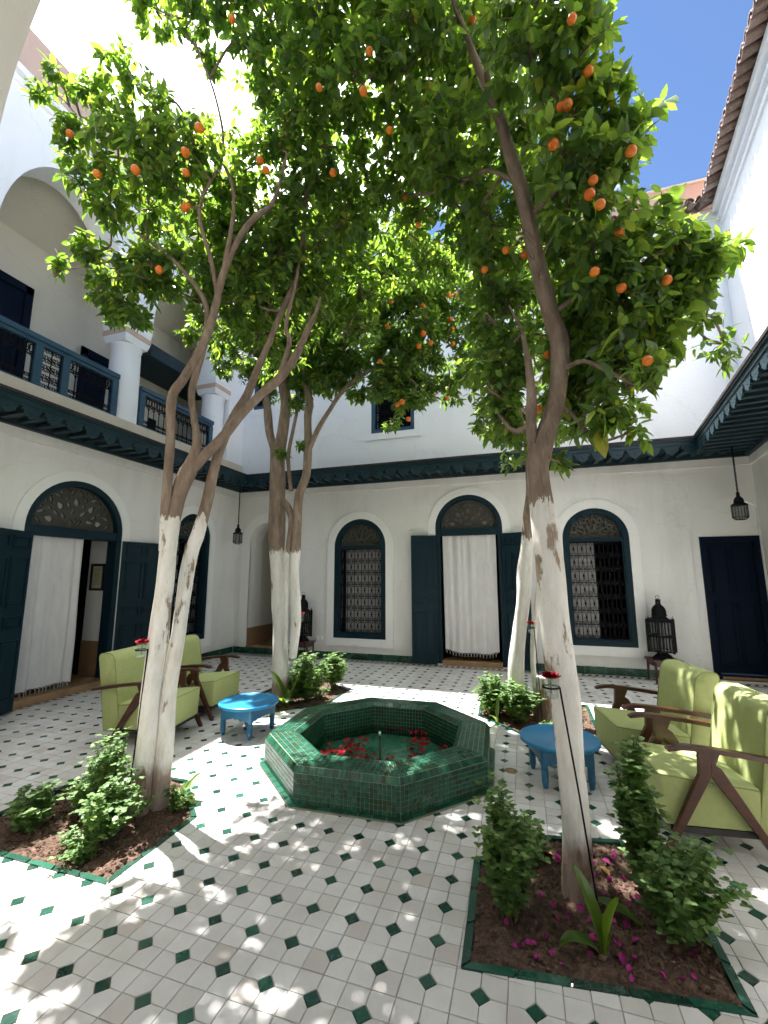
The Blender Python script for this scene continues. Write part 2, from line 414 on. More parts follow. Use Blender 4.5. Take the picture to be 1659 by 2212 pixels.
class MB:
    def __init__(s, frame=None):
        s.v, s.f, s.fr = [], [], frame
    def p(s, *q):
        v = s.fr(*q) if s.fr else Vector(q)
        s.v.append(v)
        return len(s.v) - 1
    def face(s, *idx): s.f.append(idx)
    def quad(s, a, b, c, d): s.f.append(tuple(s.p(*x) for x in (a, b, c, d)))
    def box(s, a, b):
        (x0, y0, z0), (x1, y1, z1) = a, b
        i = [s.p(x, y, z) for z in (z0, z1) for y in (y0, y1) for x in (x0, x1)]
        for q in ((0, 2, 3, 1), (4, 5, 7, 6), (0, 1, 5, 4), (2, 6, 7, 3), (0, 4, 6, 2), (1, 3, 7, 5)):
            s.f.append(tuple(i[k] for k in q))
        return s
    def prism(s, poly, w0, w1, holes=()):
        """flat polygon in (u, v) with holes, from w0 (back) to w1 (front)"""
        loops = [list(poly)] + [list(h) for h in holes]
        flat = [pt for lp in loops for pt in lp]
        tris = tessellate_polygon([[Vector((a, b, 0)) for a, b in lp] for lp in loops])
        fi = [s.p(a, b, w1) for a, b in flat]
        bi = [s.p(a, b, w0) for a, b in flat]
        for t in tris:
            a, b, c = (flat[k] for k in t)
            cr = (b[0] - a[0]) * (c[1] - a[1]) - (b[1] - a[1]) * (c[0] - a[0])
            t = t if cr > 0 else t[::-1]
            s.f.append(tuple(fi[k] for k in t))
            s.f.append(tuple(bi[k] for k in t[::-1]))
        k = 0
        for li, lp in enumerate(loops):
            n = len(lp)
            ar = sum(lp[i][0] * lp[(i + 1) % n][1] - lp[(i + 1) % n][0] * lp[i][1] for i in range(n))
            for i in range(n):
                a, b = k + i, k + (i + 1) % n
                if (ar > 0) == (li == 0): s.f.append((bi[a], bi[b], fi[b], fi[a]))
                else: s.f.append((bi[b], bi[a], fi[a], fi[b]))
            k += n
        return s
    def band(s, outer, inner, w0, w1, closed=True):
        n = len(outer)
        ids = [[s.p(a, b, w) for a, b in lp] for lp in (outer, inner) for w in (w0, w1)]
        ob, of, ib, if_ = ids
        for i in range(n if closed else n - 1):
            j = (i + 1) % n
            s.f += [(of[i], of[j], if_[j], if_[i]), (ob[j], ob[i], ib[i], ib[j]), (ob[i], ob[j], of[j], of[i]), (ib[j], ib[i], if_[i], if_[j])]
        if not closed:
            s.f += [(ob[0], of[0], if_[0], ib[0]), (ob[-1], ib[-1], if_[-1], of[-1])]
        return s
    def tube(s, pts, rad, n=8, caps=True, rough=0.0, seed=0, closed=False):
        pts = [Vector(q) for q in pts]
        m = len(pts)
        rad = [rad] * m if isinstance(rad, (int, float)) else rad
        rings, ref = [], None
        for i in range(m):
            a = pts[(i - 1) % m if closed else max(i - 1, 0)]
            b = pts[(i + 1) % m if closed else min(i + 1, m - 1)]
            t = (b - a).normalized() if (b - a).length > 1e-9 else Vector((0, 0, 1))
            if ref is None:
                ref = Vector((1, 0, 0)) if abs(t.x) < 0.8 else Vector((0, 1, 0))
            ref = (ref - t * ref.dot(t)).normalized()
            bi = t.cross(ref)
            ring = []
            for k in range(n):
                an = 2 * math.pi * k / n
                rr = rad[i]
                if rough:
                    d = ref * math.cos(an) + bi * math.sin(an)
                    rr *= 1 + rough * noise.noise(Vector((pts[i].x * 3 + d.x * 1.1 + seed, pts[i].y * 3 + d.y * 1.1, pts[i].z * 2.2 + seed)))
                q = pts[i] + (ref * math.cos(an) + bi * math.sin(an)) * rr
                ring.append(s.p(*q))
            rings.append(ring)
        for i in range(m if closed else m - 1):
            A, B = rings[i], rings[(i + 1) % m]
            for k in range(n):
                s.f.append((A[k], A[(k + 1) % n], B[(k + 1) % n], B[k]))
        if caps and not closed:
            s.f.append(tuple(rings[0][::-1])); s.f.append(tuple(rings[-1]))
        return s
    def lathe(s, prof, n=24, c=(0, 0, 0), sy=1.0):
        rings = []
        for r, z in prof:
            rings.append([s.p(c[0] + r * math.cos(2 * math.pi * k / n), c[1] + sy * r * math.sin(2 * math.pi * k / n), c[2] + z) for k in range(n)])
        for A, B in zip(rings, rings[1:]):
            for k in range(n):
                s.f.append((A[k], A[(k + 1) % n], B[(k + 1) % n], B[k]))
        s.f.append(tuple(rings[0][::-1])); s.f.append(tuple(rings[-1]))
        return s
    def rbox(s, a, b, r, seg=5, fn=None):
        """rounded box between corners a and b"""
        a, b = Vector(a), Vector(b)
        c, hs = (a + b) / 2, (b - a) / 2
        for ax in range(3):
            for sg in (-1, 1):
                u, v = (ax + 1) % 3, (ax + 2) % 3
                ts = [-1.0]
                def prm(h):
                    e = [-h + r * (1 - math.cos(math.pi / 2 * k / seg)) for k in range(seg + 1)]
                    mid = [(-h + r) + (2 * h - 2 * r) * k / 6 for k in range(1, 6)]
                    return e + mid + [-x for x in e[::-1]]
                us, vs = prm(hs[u]), prm(hs[v])
                grid = []
                for x in us:
                    row = []
                    for y in vs:
                        q = Vector((0, 0, 0))
                        q[ax], q[u], q[v] = sg * hs[ax], x, y
                        inner = Vector([max(-(hs[k] - r), min(hs[k] - r, q[k])) for k in range(3)])
                        d = q - inner
                        if d.length > 1e-9: q = inner + d.normalized() * r
                        q = q + c
                        if fn: q = Vector(fn(q))
                        row.append(s.p(*q))
                    grid.append(row)
                for i in range(len(us) - 1):
                    for j in range(len(vs) - 1):
                        f = (grid[i][j], grid[i + 1][j], grid[i + 1][j + 1], grid[i][j + 1])
                        s.f.append(f if sg > 0 else f[::-1])
        return s
    def mesh(s, name, off=(0, 0, 0), smooth=None, weld=False):
        me = bpy.data.meshes.new(name)
        o = Vector(off)
        me.from_pydata([tuple(v - o) for v in s.v], [], s.f)
        if weld:
            bm = bmesh.new(); bm.from_mesh(me)
            bmesh.ops.remove_doubles(bm, verts=bm.verts, dist=0.0002)
            bmesh.ops.recalc_face_normals(bm, faces=bm.faces)
            bm.to_mesh(me); bm.free()
        if smooth is not None:
            me.shade_smooth()
            me.set_sharp_from_angle(angle=R(smooth))
        me.update()
        return me

def wloc(o):
    v = Vector((0, 0, 0))
    while o is not None:
        v += o.location
        o = o.parent
    return v

def link(name, me, mat=None, parent=None, loc=None):
    o = bpy.data.objects.new(name, me)
    COL.objects.link(o)
    if mat is not None and me is not None:
        if not me.materials: me.materials.append(M[mat] if isinstance(mat, str) else mat)
    if parent is not None: o.parent = parent
    if loc is not None: o.location = loc
    return o

def mk(name, mb, mat, parent=None, smooth=None, weld=False, base=None):
    """mb holds world coordinates; the object sits at its parent's origin (or at base)"""
    off = wloc(parent) if parent is not None else Vector(base or (0, 0, 0))
    me = mb.mesh(name, off, smooth, weld)
    o = link(name, me, mat, parent)
    if parent is None: o.location = off
    return o

def mkl(name, mb, mat, parent=None, smooth=None, weld=False):
    """mb holds local coordinates"""
    return link(name, mb.mesh(name, (0, 0, 0), smooth, weld), mat, parent)

def tag(o, label, cat, group=None):
    o['label'] = label; o['category'] = cat
    if group: o['group'] = group
    return o

def thing(name, label, cat, loc=(0, 0, 0), rotz=0.0, group=None):
    o = bpy.data.objects.new(name, None)
    COL.objects.link(o)
    o.location = loc; o.rotation_euler = (0, 0, rotz)
    o.empty_display_size = 0.1
    return tag(o, label, cat, group)

def dup(root, loc, rotz, label):
    def cp(o, par):
        c = o.copy(); COL.objects.link(c)
        c.parent = par
        for ch in list(o.children): cp(ch, c)
        return c
    r = cp(root, None)
    r.location = loc; r.rotation_euler = (0, 0, rotz); r['label'] = label
    return r

def smooth_path(pts, n=6):
    """Catmull-Rom through tuples of any length"""
    P = [np.array(q, float) for q in pts]
    P = [2 * P[0] - P[1]] + P + [2 * P[-1] - P[-2]]
    out = []
    for i in range(1, len(P) - 2):
        for k in range(n):
            t = k / n
            a, b, c, d = P[i - 1], P[i], P[i + 1], P[i + 2]
            out.append(0.5 * ((2 * b) + (c - a) * t + (2 * a - 5 * b + 4 * c - d) * t * t + (3 * b - a - 3 * c + d) * t ** 3))
    out.append(P[-2])
    return out

def arch(u0, u1, v0, vs, n=20, rise=None):
    r = (u1 - u0) / 2
    h = rise or r
    c = (u0 + u1) / 2
    pts = [(u0, v0), (u1, v0)]
    for k in range(n + 1):
        a = math.pi * k / n
        pts.append((c + r * math.cos(a), vs + h * math.sin(a)))
    return pts

def inset_arch(u0, u1, v0, vs, d, db=None, n=20):
    return arch(u0 + d, u1 - d, v0 + (d if db is None else db), vs, n)

# ================================================================= THE SETTING
rng = random.Random(11)
npr = np.random.default_rng(7)

def project(p):
    v = CAMR @ (np.array(p, float) - EYE)
    if v[2] <= 0.05: return None
    return 829.5 + 923.3 * v[0] / v[2], 1106 + 923.3 * v[1] / v[2], v[2]
def seen(p, m=30):
    q = project(p)
    return q is not None and -m < q[0] < 1659 + m and -m < q[1] < 2212 + m

# planting beds (corners anticlockwise) and the fountain, cut out of the paving
BEDS = {
    'front_left': [(-3.40, 1.90), (-2.13, 1.92), (-2.14, 2.52), (-2.55, 2.90), (-3.30, 2.88)],
    'front_right': [(-0.28, 2.00), (0.685, 2.12), (0.69, 2.72), (0.46, 3.06), (0.06, 2.97), (-0.30, 2.64)],
    'back_left': [(-3.45, 4.72), (-2.78, 4.70), (-2.40, 5.08), (-2.40, 5.78), (-2.95, 6.14), (-3.40, 6.00)],
    'back_right': [(-0.07, 4.74), (0.62, 4.76), (0.64, 5.95), (-0.56, 5.90), (-0.53, 5.20)],
}
FC = (-1.25, 3.79)
def octagon(a, c=FC):
    r = a / math.cos(math.pi / 8)
    return [(c[0] + r * math.cos(math.pi / 8 + k * math.pi / 4 + .052), c[1] + r * math.sin(math.pi / 8 + k * math.pi / 4 + .052)) for k in range(8)]

def clip(poly, a, b, keep_left):
    out = []
    def sd(p): return ((b[0] - a[0]) * (p[1] - a[1]) - (b[1] - a[1]) * (p[0] - a[0])) * (1 if keep_left else -1)
    for i in range(len(poly)):
        p, q = poly[i], poly[(i + 1) % len(poly)]
        sp, sq = sd(p), sd(q)
        if sp >= 0: out.append(p)
        if sp * sq < 0:
            t = sp / (sp - sq)
            out.append((p[0] + t * (q[0] - p[0]), p[1] + t * (q[1] - p[1])))
    return out
def area(p): return abs(sum(p[i][0] * p[(i + 1) % len(p)][1] - p[(i + 1) % len(p)][0] * p[i][1] for i in range(len(p)))) / 2
def subtract(poly, conv):
    """convex polygon minus convex polygon -> list of convex pieces"""
    res, cur = [], poly
    for i in range(len(conv)):
        a, b = conv[i], conv[(i + 1) % len(conv)]
        o = clip(cur, a, b, False)
        if len(o) > 2 and area(o) > 1e-5: res.append(o)
        cur = clip(cur, a, b, True)
        if len(cur) < 3 or area(cur) < 1e-6: break
    return res
def inside(p, conv):
    return all((conv[(i + 1) % len(conv)][0] - conv[i][0]) * (p[1] - conv[i][1]) - (conv[(i + 1) % len(conv)][1] - conv[i][1]) * (p[0] - conv[i][0]) > 0 for i in range(len(conv)))
def grow(poly, d):
    n, out = len(poly), []
    for i in range(n):
        a, b, c = Vector(poly[i - 1]), Vector(poly[i]), Vector(poly[(i + 1) % n])
        n1 = Vector(((b - a).y, -(b - a).x)).normalized(); n2 = Vector(((c - b).y, -(c - b).x)).normalized()
        m = (n1 + n2); m = m / max(m.dot(n1), 0.3)
        out.append(tuple(b + m * d))
    return out

BORDER = 0.035
cuts = [grow(b, BORDER) for b in BEDS.values()] + [octagon(0.955)]

# ---- floor: bedding slab with every zellige tile laid on it
fl = MB()
GX = [-6.0, -3.6, -2.0, -0.6, 1.0, 4.2]
slab = [[(-7.5, -3.2), (4.5, -3.2), (4.5, 9.9), (-7.5, 9.9)]]
for c in cuts:
    c2 = grow(c, -0.012)
    slab = [q for s_ in slab for q in subtract(s_, c2)]
for s_ in slab:
    fl.f.append(tuple(fl.p(x, y, -0.006) for x, y in s_))
floor = mk('floor', fl, 'grout')
floor['kind'] = 'structure'

P = 0.099
OX, OY = -1.616, 2.662
def xr_at(y): return 3.45 - 0.15 * (YB - y)
def tile_poly(i, j):
    x, y, g, c = OX + i * P, OY + j * P, 0.0010, 0.036
    x0, x1, y0, y1 = x + g, x + P - g, y + g, y + P - g
    cx, cy = (i % 2 == 0), (j % 2 == 0)       # which corner touches a green diamond
    c += 0.0012
    if cx and cy: return [(x0 + c, y0), (x1, y0), (x1, y1), (x0, y1), (x0, y0 + c)]
    if not cx and cy: return [(x0, y0), (x1 - c, y0), (x1, y0 + c), (x1, y1), (x0, y1)]
    if cx and not cy: return [(x0, y0), (x1, y0), (x1, y1), (x0 + c, y1), (x0, y1 - c)]
    return [(x0, y0), (x1, y0), (x1, y1 - c), (x1 - c, y1), (x0, y1)]
def slab_tile(mb, poly, o=(0, 0), tilt=(0, 0), dz=0.0, bev=0.0016, th=0.0055):
    n = len(poly)
    cx = sum(p[0] for p in poly) / n; cy = sum(p[1] for p in poly) / n
    top, bot = [], []
    for x, y in poly:
        z = dz + tilt[0] * (x - cx) + tilt[1] * (y - cy)
        d = math.hypot(x - cx, y - cy)
        k = max(1 - bev / max(d, 1e-4) * 1.3, 0.3)
        top.append(mb.p(cx + (x - cx) * k - o[0], cy + (y - cy) * k - o[1], z))
        bot.append(mb.p(x - o[0], y - o[1], -th))
    ar = sum(poly[i][0] * poly[(i + 1) % n][1] - poly[(i + 1) % n][0] * poly[i][1] for i in range(n))
    if ar < 0: top, bot = top[::-1], bot[::-1]
    mb.f.append(tuple(top))
    for a in range(n):
        b = (a + 1) % n
        mb.f.append((bot[a], bot[b], top[b], top[a]))

whites, greens = [], []
YT0, YT1 = 0.55, 7.70
i0, i1 = int((-5.80 - OX) / P) - 1, int((3.5 - OX) / P) + 1
j0, j1 = int((YT0 - OY) / P), int((YT1 - OY) / P)
wall_r = [(xr_at(-3.0) - 0.02, -3.0), (xr_at(8.2) - 0.02, 8.2)]
def cut_all(poly):
    poly = clip(poly, (-5.76, -3), (-5.76, 9), False)
    poly = clip(poly, wall_r[0], wall_r[1], True) if len(poly) > 2 else poly
    if len(poly) < 3: return [], True
    whole, pcs = True, [poly]
    for c in cuts:
        nx = []
        for q in pcs:
            if all(not inside(v, c) for v in q) and not any(min(v[0] for v in q) < cv[0] < max(v[0] for v in q) and min(v[1] for v in q) < cv[1] < max(v[1] for v in q) for cv in c):
                bx0, bx1 = min(v[0] for v in c), max(v[0] for v in c)
                if max(v[0] for v in q) < bx0 or min(v[0] for v in q) > bx1 or max(v[1] for v in q) < min(v[1] for v in c) or min(v[1] for v in q) > max(v[1] for v in c):
                    nx.append(q); continue
            r = subtract(q, c)
            if len(r) != 1 or abs(area(r[0]) - area(q)) > 1e-6: whole = False
            nx += r
        pcs = nx
    return pcs, whole
for i in range(i0, i1):
    for j in range(j0, j1):
        poly = tile_poly(i, j)
        pcs, whole = cut_all(poly)
        if pcs:
            c = (OX + (i + .5) * P, OY + (j + .5) * P, 0)
            q = project(c)
            sc = 1 / q[2] ** 2 if q and seen(c, -8) else 0
            whites.append((sc if whole and len(pcs[0]) == 5 else 0, i, j, pcs))
        if i % 2 == 0 and j % 2 == 0:
            x, y, d = OX + i * P, OY + j * P, 0.0358
            pcs, whole = cut_all([(x - d, y), (x, y - d), (x + d, y), (x, y + d)])
            if pcs:
                q = project((x, y, 0))
                sc = 1 / q[2] ** 2 if q and seen((x, y, 0), -8) else 0
                greens.append((sc if whole else 0, i, j, pcs))
def jitter(): return (rng.gauss(0, 0.006), rng.gauss(0, 0.006)), rng.gauss(0, 0.0006)
for lst, nm, mat in ((whites, 'white_tile', 'white_tile'), (greens, 'green_tile', 'green_tile')):
    lst.sort(key=lambda t: -t[0])
    shared = {}
    for sc, i, j, pcs in lst[:300]:
        key = (i % 2, j % 2) if nm == 'white_tile' else 0
        c = (OX + (i + .5) * P, OY + (j + .5) * P) if nm == 'white_tile' else (OX + i * P, OY + j * P)
        if key not in shared:
            mb = MB(); slab_tile(mb, pcs[0], c)
            shared[key] = mb.mesh(nm); shared[key].materials.append(M[mat])
        o = link(nm, shared[key], None, floor)
        (tx, ty), dz = jitter()
        o.location = (c[0] + rng.gauss(0, .0004), c[1] + rng.gauss(0, .0004), dz); o.rotation_euler = (ty, -tx, rng.gauss(0, 0.009))
    mb = MB()
    for sc, i, j, pcs in lst[300:]:
        t, dz = jitter()
        for q in pcs: slab_tile(mb, q, tilt=t, dz=dz)
    o = mk('more_' + nm + 's', mb, mat, floor)
    o['kind'] = 'stuff'

# slanted green dashes in the band that runs along the foot of the walls
bw, bg = MB(), MB()
k = 0
x = -5.74
while x < 3.30:
    bg.f.append(tuple(bg.p(*q, 0.0005) for q in ((x, 7.715), (x + 0.045, 7.715), (x + 0.075, 7.79), (x + 0.030, 7.79))))
    bw.f.append(tuple(bw.p(*q, 0.0) for q in ((x + 0.048, 7.715), (x + 0.097, 7.715), (x + 0.127, 7.79), (x + 0.078, 7.79))))
    x += 0.099
y = 1.0
while y < 7.66:
    bg.f.append(tuple(bg.p(*q, 0.0005) for q in ((-5.765, y + 0.03), (-5.765, y + 0.075), (-5.84, y + 0.045), (-5.84, y))))
    bw.f.append(tuple(bw.p(*q, 0.0) for q in ((-5.765, y + 0.078), (-5.765, y + 0.127), (-5.84, y + 0.097), (-5.84, y + 0.048))))
    y += 0.099
mk('border_dashes', bg, 'green_tile', floor)['kind'] = 'stuff'
mk('border_tiles', bw, 'white_tile', floor)['kind'] = 'stuff'

# ---------------------------------------------------------------- carved work shared by doors and windows
def teardrop(cx, cy, an, ln, wd, n=9):
    pts = []
    ca, sa = math.cos(an), math.sin(an)
    for k in range(2 * n):
        t = 2 * math.pi * k / (2 * n)
        x = ln / 2 * math.cos(t); y = wd / 2 * math.sin(t) * (1 - 0.55 * math.cos(t))
        pts.append((cx + x * ca - y * sa, cy + x * sa + y * ca))
    return pts
def crescent(cx, cy, an, r, th, a0, a1, n=7):
    out = [(r * math.cos(a0 + (a1 - a0) * k / n), r * math.sin(a0 + (a1 - a0) * k / n)) for k in range(n + 1)]
    inn = [((r - th * math.sin(math.pi * k / n) - 0.002) * math.cos(a0 + (a1 - a0) * k / n), (r - th * math.sin(math.pi * k / n) - 0.002) * math.sin(a0 + (a1 - a0) * k / n)) for k in range(n, -1, -1)]
    ca, sa = math.cos(an), math.sin(an)
    return [(cx + x * ca - y * sa, cy + x * sa + y * ca) for x, y in out + inn]
def fan_holes(c, v0, r):
    """palmettes fanning out of the middle of the sill of a half-round light"""
    H = []
    for a in (14, 52, 90, 128, 166):
        an = R(a)
        d = (math.cos(an), math.sin(an))
        H.append(teardrop(c + d[0] * r * .17, v0 + d[1] * r * .17, an, r * .13, r * .055))
        for s_ in (-1, 1):
            e = an + s_ * R(10)
            H.append(teardrop(c + math.cos(e) * r * .40, v0 + math.sin(e) * r * .40, an - s_ * R(16), r * .20, r * .07))
        H.append(teardrop(c + d[0] * r * .62, v0 + d[1] * r * .62, an, r * .19, r * .12))
        for s_ in (0, 1):
            H.append(crescent(c + d[0] * r * .76, v0 + d[1] * r * .76, an + (math.pi if 0 else 0), r * .15, r * .062, R(12) if s_ else R(-100), R(100) if s_ else R(-12)))
    for a in (33, 71, 109, 147):
        an = R(a)
        d = (math.cos(an), math.sin(an))
        H.append(teardrop(c + d[0] * r * .30, v0 + d[1] * r * .30, an, r * .12, r * .05))
        H.append(teardrop(c + d[0] * r * .53, v0 + d[1] * r * .53, an + math.pi, r * .16, r * .07))
        H.append(teardrop(c + d[0] * r * .72, v0 + d[1] * r * .72, an, r * .10, r * .06))
        for s_ in (-1, 1):
            e = an + s_ * R(5.5)
            H.append(teardrop(c + math.cos(e) * r * .88, v0 + math.sin(e) * r * .88, an + R(90), r * .09, r * .05))
    keep = []
    def hit(p, q):
        n, odd = len(q), False
        for i in range(n):
            (x0, y0), (x1, y1) = q[i], q[i - 1]
            if (y0 > p[1]) != (y1 > p[1]) and p[0] < (x1 - x0) * (p[1] - y0) / (y1 - y0) + x0: odd = not odd
        return odd
    for h in H:
        if min(v for u, v in h) < v0 + .004: continue
        gcx = sum(u for u, v in h) / len(h); gcy = sum(v for u, v in h) / len(h)
        big = [(gcx + (u - gcx) * 1.18, gcy + (v - gcy) * 1.18) for u, v in h]
        if any(hit(p, q) for q in keep for p in big) or any(hit(p, big) for q in keep for p in q): continue
        keep.append(h)
    return keep

def spiral(cx, cy, r, a0, turns, sgn, n=14):
    return [(cx + r * (1 - 0.8 * k / n) * math.cos(a0 + sgn * turns * 2 * math.pi * k / n), cy + r * (1 - 0.8 * k / n) * math.sin(a0 + sgn * turns * 2 * math.pi * k / n)) for k in range(n + 1)]
def ribbon(mb, pts, w, hw=0.0045):
    """thin flat iron strip following a path in the plane of the wall"""
    n = len(pts)
    L_, R_ = [], []
    for i in range(n):
        a, b = pts[max(i - 1, 0)], pts[min(i + 1, n - 1)]
        dx, dy = b[0] - a[0], b[1] - a[1]
        l = math.hypot(dx, dy) or 1
        L_.append((pts[i][0] - dy / l * hw, pts[i][1] + dx / l * hw)); R_.append((pts[i][0] + dy / l * hw, pts[i][1] - dx / l * hw))
    mb.band(L_, R_, w - 0.005, w + 0.005, closed=False)
def scroll_cell(mb, u, v, a, b, w, flower=True, hw=0.0038):
    """four scrolls turned into the corners of an iron grille's cell, a quatrefoil in the middle"""
    for sx in (-1, 1):
        for sy in (-1, 1):
            r = min(a, b) * 0.20
            cx, cy = u + sx * (a / 2 - r * 1.15), v + sy * (b / 2 - r * 1.2)
            sp = spiral(cx, cy, r, math.pi if sx > 0 else 0, 1.15, -sx * sy)
            ribbon(mb, [(u + sx * a * .03, v + sy * b * .12), (u + sx * a * .12, v + sy * b * .20)] + sp, w, hw)
    if flower:
        for k in range(4):
            an = k * math.pi / 2
            l = 0.024 if k % 2 else 0.017
            mb.prism([(u + x, v + y) for x, y in teardrop(math.cos(an) * l * .8, math.sin(an) * l * .8, an, l * 1.5, l * .85, 5)], w - 0.004, w + 0.004)
def grille(frame, u0, u1, v0, v1, cols, rows, w, hw=0.0038):
    mb = MB(frame)
    du, dv = (u1 - u0) / cols, (v1 - v0) / rows
    for i in range(cols + 1):
        mb.box((u0 + i * du - .005, v0, w - .005), (u0 + i * du + .005, v1, w + .005))
    for j in range(rows + 1):
        mb.box((u0, v0 + j * dv - .006, w - .0065), (u1, v0 + j * dv + .006, w + .0065))
    for i in range(cols):
        for j in range(rows):
            scroll_cell(mb, u0 + (i + .5) * du, v0 + (j + .5) * dv, du, dv, w, True, hw)
    return mb

def arched_window(wall, F, u0, u1, v0, vs, sur=0.145, fw=0.085, rows=7, cols=6, bottom=None):
    """white surround, teal frame, carved fanlight and scrolled iron grille"""
    s = MB(F)
    s.band(arch(u0 - sur, u1 + sur, v0 - (bottom or sur), vs, 24), arch(u0, u1, v0, vs, 24), -0.02, 0.024)
    mk('surround', s, 'plaster_trim', wall, 40)
    f = MB(F)
    f.band(arch(u0, u1, v0, vs, 24), inset_arch(u0, u1, v0, vs, fw, None, 24), -0.16, 0.002)
    f.band(inset_arch(u0, u1, v0, vs, fw - .001, None, 24), inset_arch(u0, u1, v0, vs, fw + .022, None, 24), -0.14, -0.022)
    win = mk('window', f, 'teal', wall, 40)
    t = MB(F); t.box((u0 + fw, vs - 0.055, -0.14), (u1 - fw, vs + 0.012, -0.012))
    mk('transom', t, 'teal', win)
    c, r = (u0 + u1) / 2, (u1 - u0) / 2 - fw - .02
    fan = MB(F)
    half = [(c + r * math.cos(math.pi * k / 24), vs + .012 + r * math.sin(math.pi * k / 24)) for k in range(25)]
    fan.prism(half, -0.09, -0.07, fan_holes(c, vs + 0.03, r * 0.98))
    mk('fanlight', fan, 'fanlight', win)
    bk = MB(F); bk.prism([(c + (r + .01) * math.cos(math.pi * k / 24), vs + .013 + r * math.sin(math.pi * k / 24)) for k in range(25)], -0.125, -0.12)
    mk('fanlight_backing', bk, 'lunette_back', win)
    mk('grille', grille(F, u0 + fw + .02, u1 - fw - .02, v0 + fw + .02, vs - .06, cols, rows, -0.10), 'iron', win)
    return win

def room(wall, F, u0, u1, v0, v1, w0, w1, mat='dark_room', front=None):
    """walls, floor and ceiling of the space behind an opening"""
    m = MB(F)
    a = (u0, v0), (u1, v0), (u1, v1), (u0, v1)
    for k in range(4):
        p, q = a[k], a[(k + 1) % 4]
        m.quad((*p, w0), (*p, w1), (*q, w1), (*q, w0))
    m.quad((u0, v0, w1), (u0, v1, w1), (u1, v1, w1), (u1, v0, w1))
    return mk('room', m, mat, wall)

def cloth_panel(F, u0, u1, v0, v1, w, folds, amp=0.03, seed=0, wavy=0.0, nu=70, nv=24, th=0.004):
    r_ = random.Random(seed)
    ph = [(r_.uniform(0.7, 1.4), r_.uniform(0, 6.28), r_.uniform(0.5, 1)) for _ in range(4)]
    mb = MB(F)
    rows = []
    for j in range(nv + 1):
        row = []
        for i in range(nu + 1):
            s_ = i / nu; t = j / nv
            d = sum(A * math.sin(2 * math.pi * folds * f * s_ + p + 0.5 * t) for f, p, A in ph) / 3
            d += 1.1 * noise.noise(Vector((s_ * folds * 1.3 + seed, t * 1.1, seed))) + .35 * noise.noise(Vector((s_ * folds * 3.1 + seed, t * 3.0, seed + 4)))
            d *= amp * (0.45 + 0.55 * (1 - t))
            lo = v0 + wavy * (math.sin(s_ * 5 + seed) * 0.6 + math.sin(s_ * 11 + seed) * .3)
            row.append((u0 + (u1 - u0) * s_ + d * .4 + (1 - t) * 0.012 * math.sin(3 * s_ + seed), lo + (v1 - lo) * t, w + d))
        rows.append(row)
    idx = [[mb.p(*q) for q in row] for row in rows]
    for j in range(nv):
        for i in range(nu):
            mb.f.append((idx[j][i], idx[j][i + 1], idx[j + 1][i + 1], idx[j + 1][i]))
    return mb, rows[0]

def fringe(F, base, every=4, ln=0.045):
    mb = MB(F)
    for i in range(0, len(base) - every, every):
        a, b = base[i], base[i + every]
        m = ((a[0] + b[0]) / 2, min(a[1], b[1]) - ln * .45, (a[2] + b[2]) / 2)
        for p, q in ((a, m), (b, m), (m, (m[0], m[1] - ln, m[2]))):
            d = 0.004
            mb.quad((p[0] - d, p[1], p[2]), (p[0] + d, p[1], p[2]), (q[0] + d, q[1], q[2]), (q[0] - d, q[1], q[2]))
    return mb

def door_leaf(wall, hinge, free, v0, v1, th=0.045, mat='teal', panels=((.02, .10), (.14, .43), (.47, .55), (.60, .93)), cols=2):
    """framed leaf standing between two points of the plan, raised panels on both faces"""
    h, e = Vector((*hinge, 0)), Vector((*free, 0))
    u = (e - h).normalized(); n = Vector((-u.y, u.x, 0))
    if n.dot(Vector((0, 0, 0)) - h) < 0 and n.dot(Vector((-1.2, 3.8, 0)) - h) < 0: n = -n
    if u.cross(Vector((0, 0, 1))).dot(n) < 0:
        h, e = e, h; u = -u
    F = Frame(h, u, n)
    W, H = (e - h).length, v1 - v0
    b = MB(F); b.box((0, v0, -th), (W, v1, 0))
    leaf = mk('door_leaf', b, mat, wall)
    st = 0.05
    cw = (W - st * (cols + 1)) / cols
    for a, c in panels:
        for k in range(cols):
            u0 = st + k * (cw + st)
            z1, z0 = v1 - a * H - .02, v1 - c * H
            m = MB(F)
            m.band([(u0, z0), (u0 + cw, z0), (u0 + cw, z1), (u0, z1)], [(u0 + .014, z0 + .014), (u0 + cw - .014, z0 + .014), (u0 + cw - .014, z1 - .014), (u0 + .014, z1 - .014)], 0.0, 0.016)
            m.box((u0 + .032, z0 + .032, 0), (u0 + cw - .032, z1 - .032, 0.010))
            mk('panel', m, mat, leaf)
    return leaf

# ---------------------------------------------------------------- far wall, ground floor
wb = thing('courtyard_wall', 'shaded far wall of the ground floor with two arched windows and a curtained door', 'wall', (-1.2, YB, 0))
NI = (-5.55, -4.75, 2.30)      # passage
W1 = (-3.575, -2.50, 0.385, 2.15)
W2 = (0.665, 1.675, 0.435, 2.185)
D1 = (-1.525, -0.318, 0.0, 2.445)
D2 = (2.66, 3.44, 0.0, 2.16)
REC = [(2.53, 0.02), (3.441, 0.02)] + [(3.07 + .54 * math.cos(R(a)), 2.21 + .54 * math.sin(R(a))) for a in range(47, 181, 7)]
holes = [arch(NI[0], NI[1], 0.16, NI[2], 20), arch(*W1, 24), arch(D1[0], D1[1], 0.03, D1[3], 24), arch(*W2, 24), REC]
m = MB(FB); m.prism([(XL - .3, -.05), (3.55, -.05), (3.55, 3.66), (XL - .3, 3.66)], -0.45, 0.0, holes)
mk('wall_face', m, 'plaster', wb)
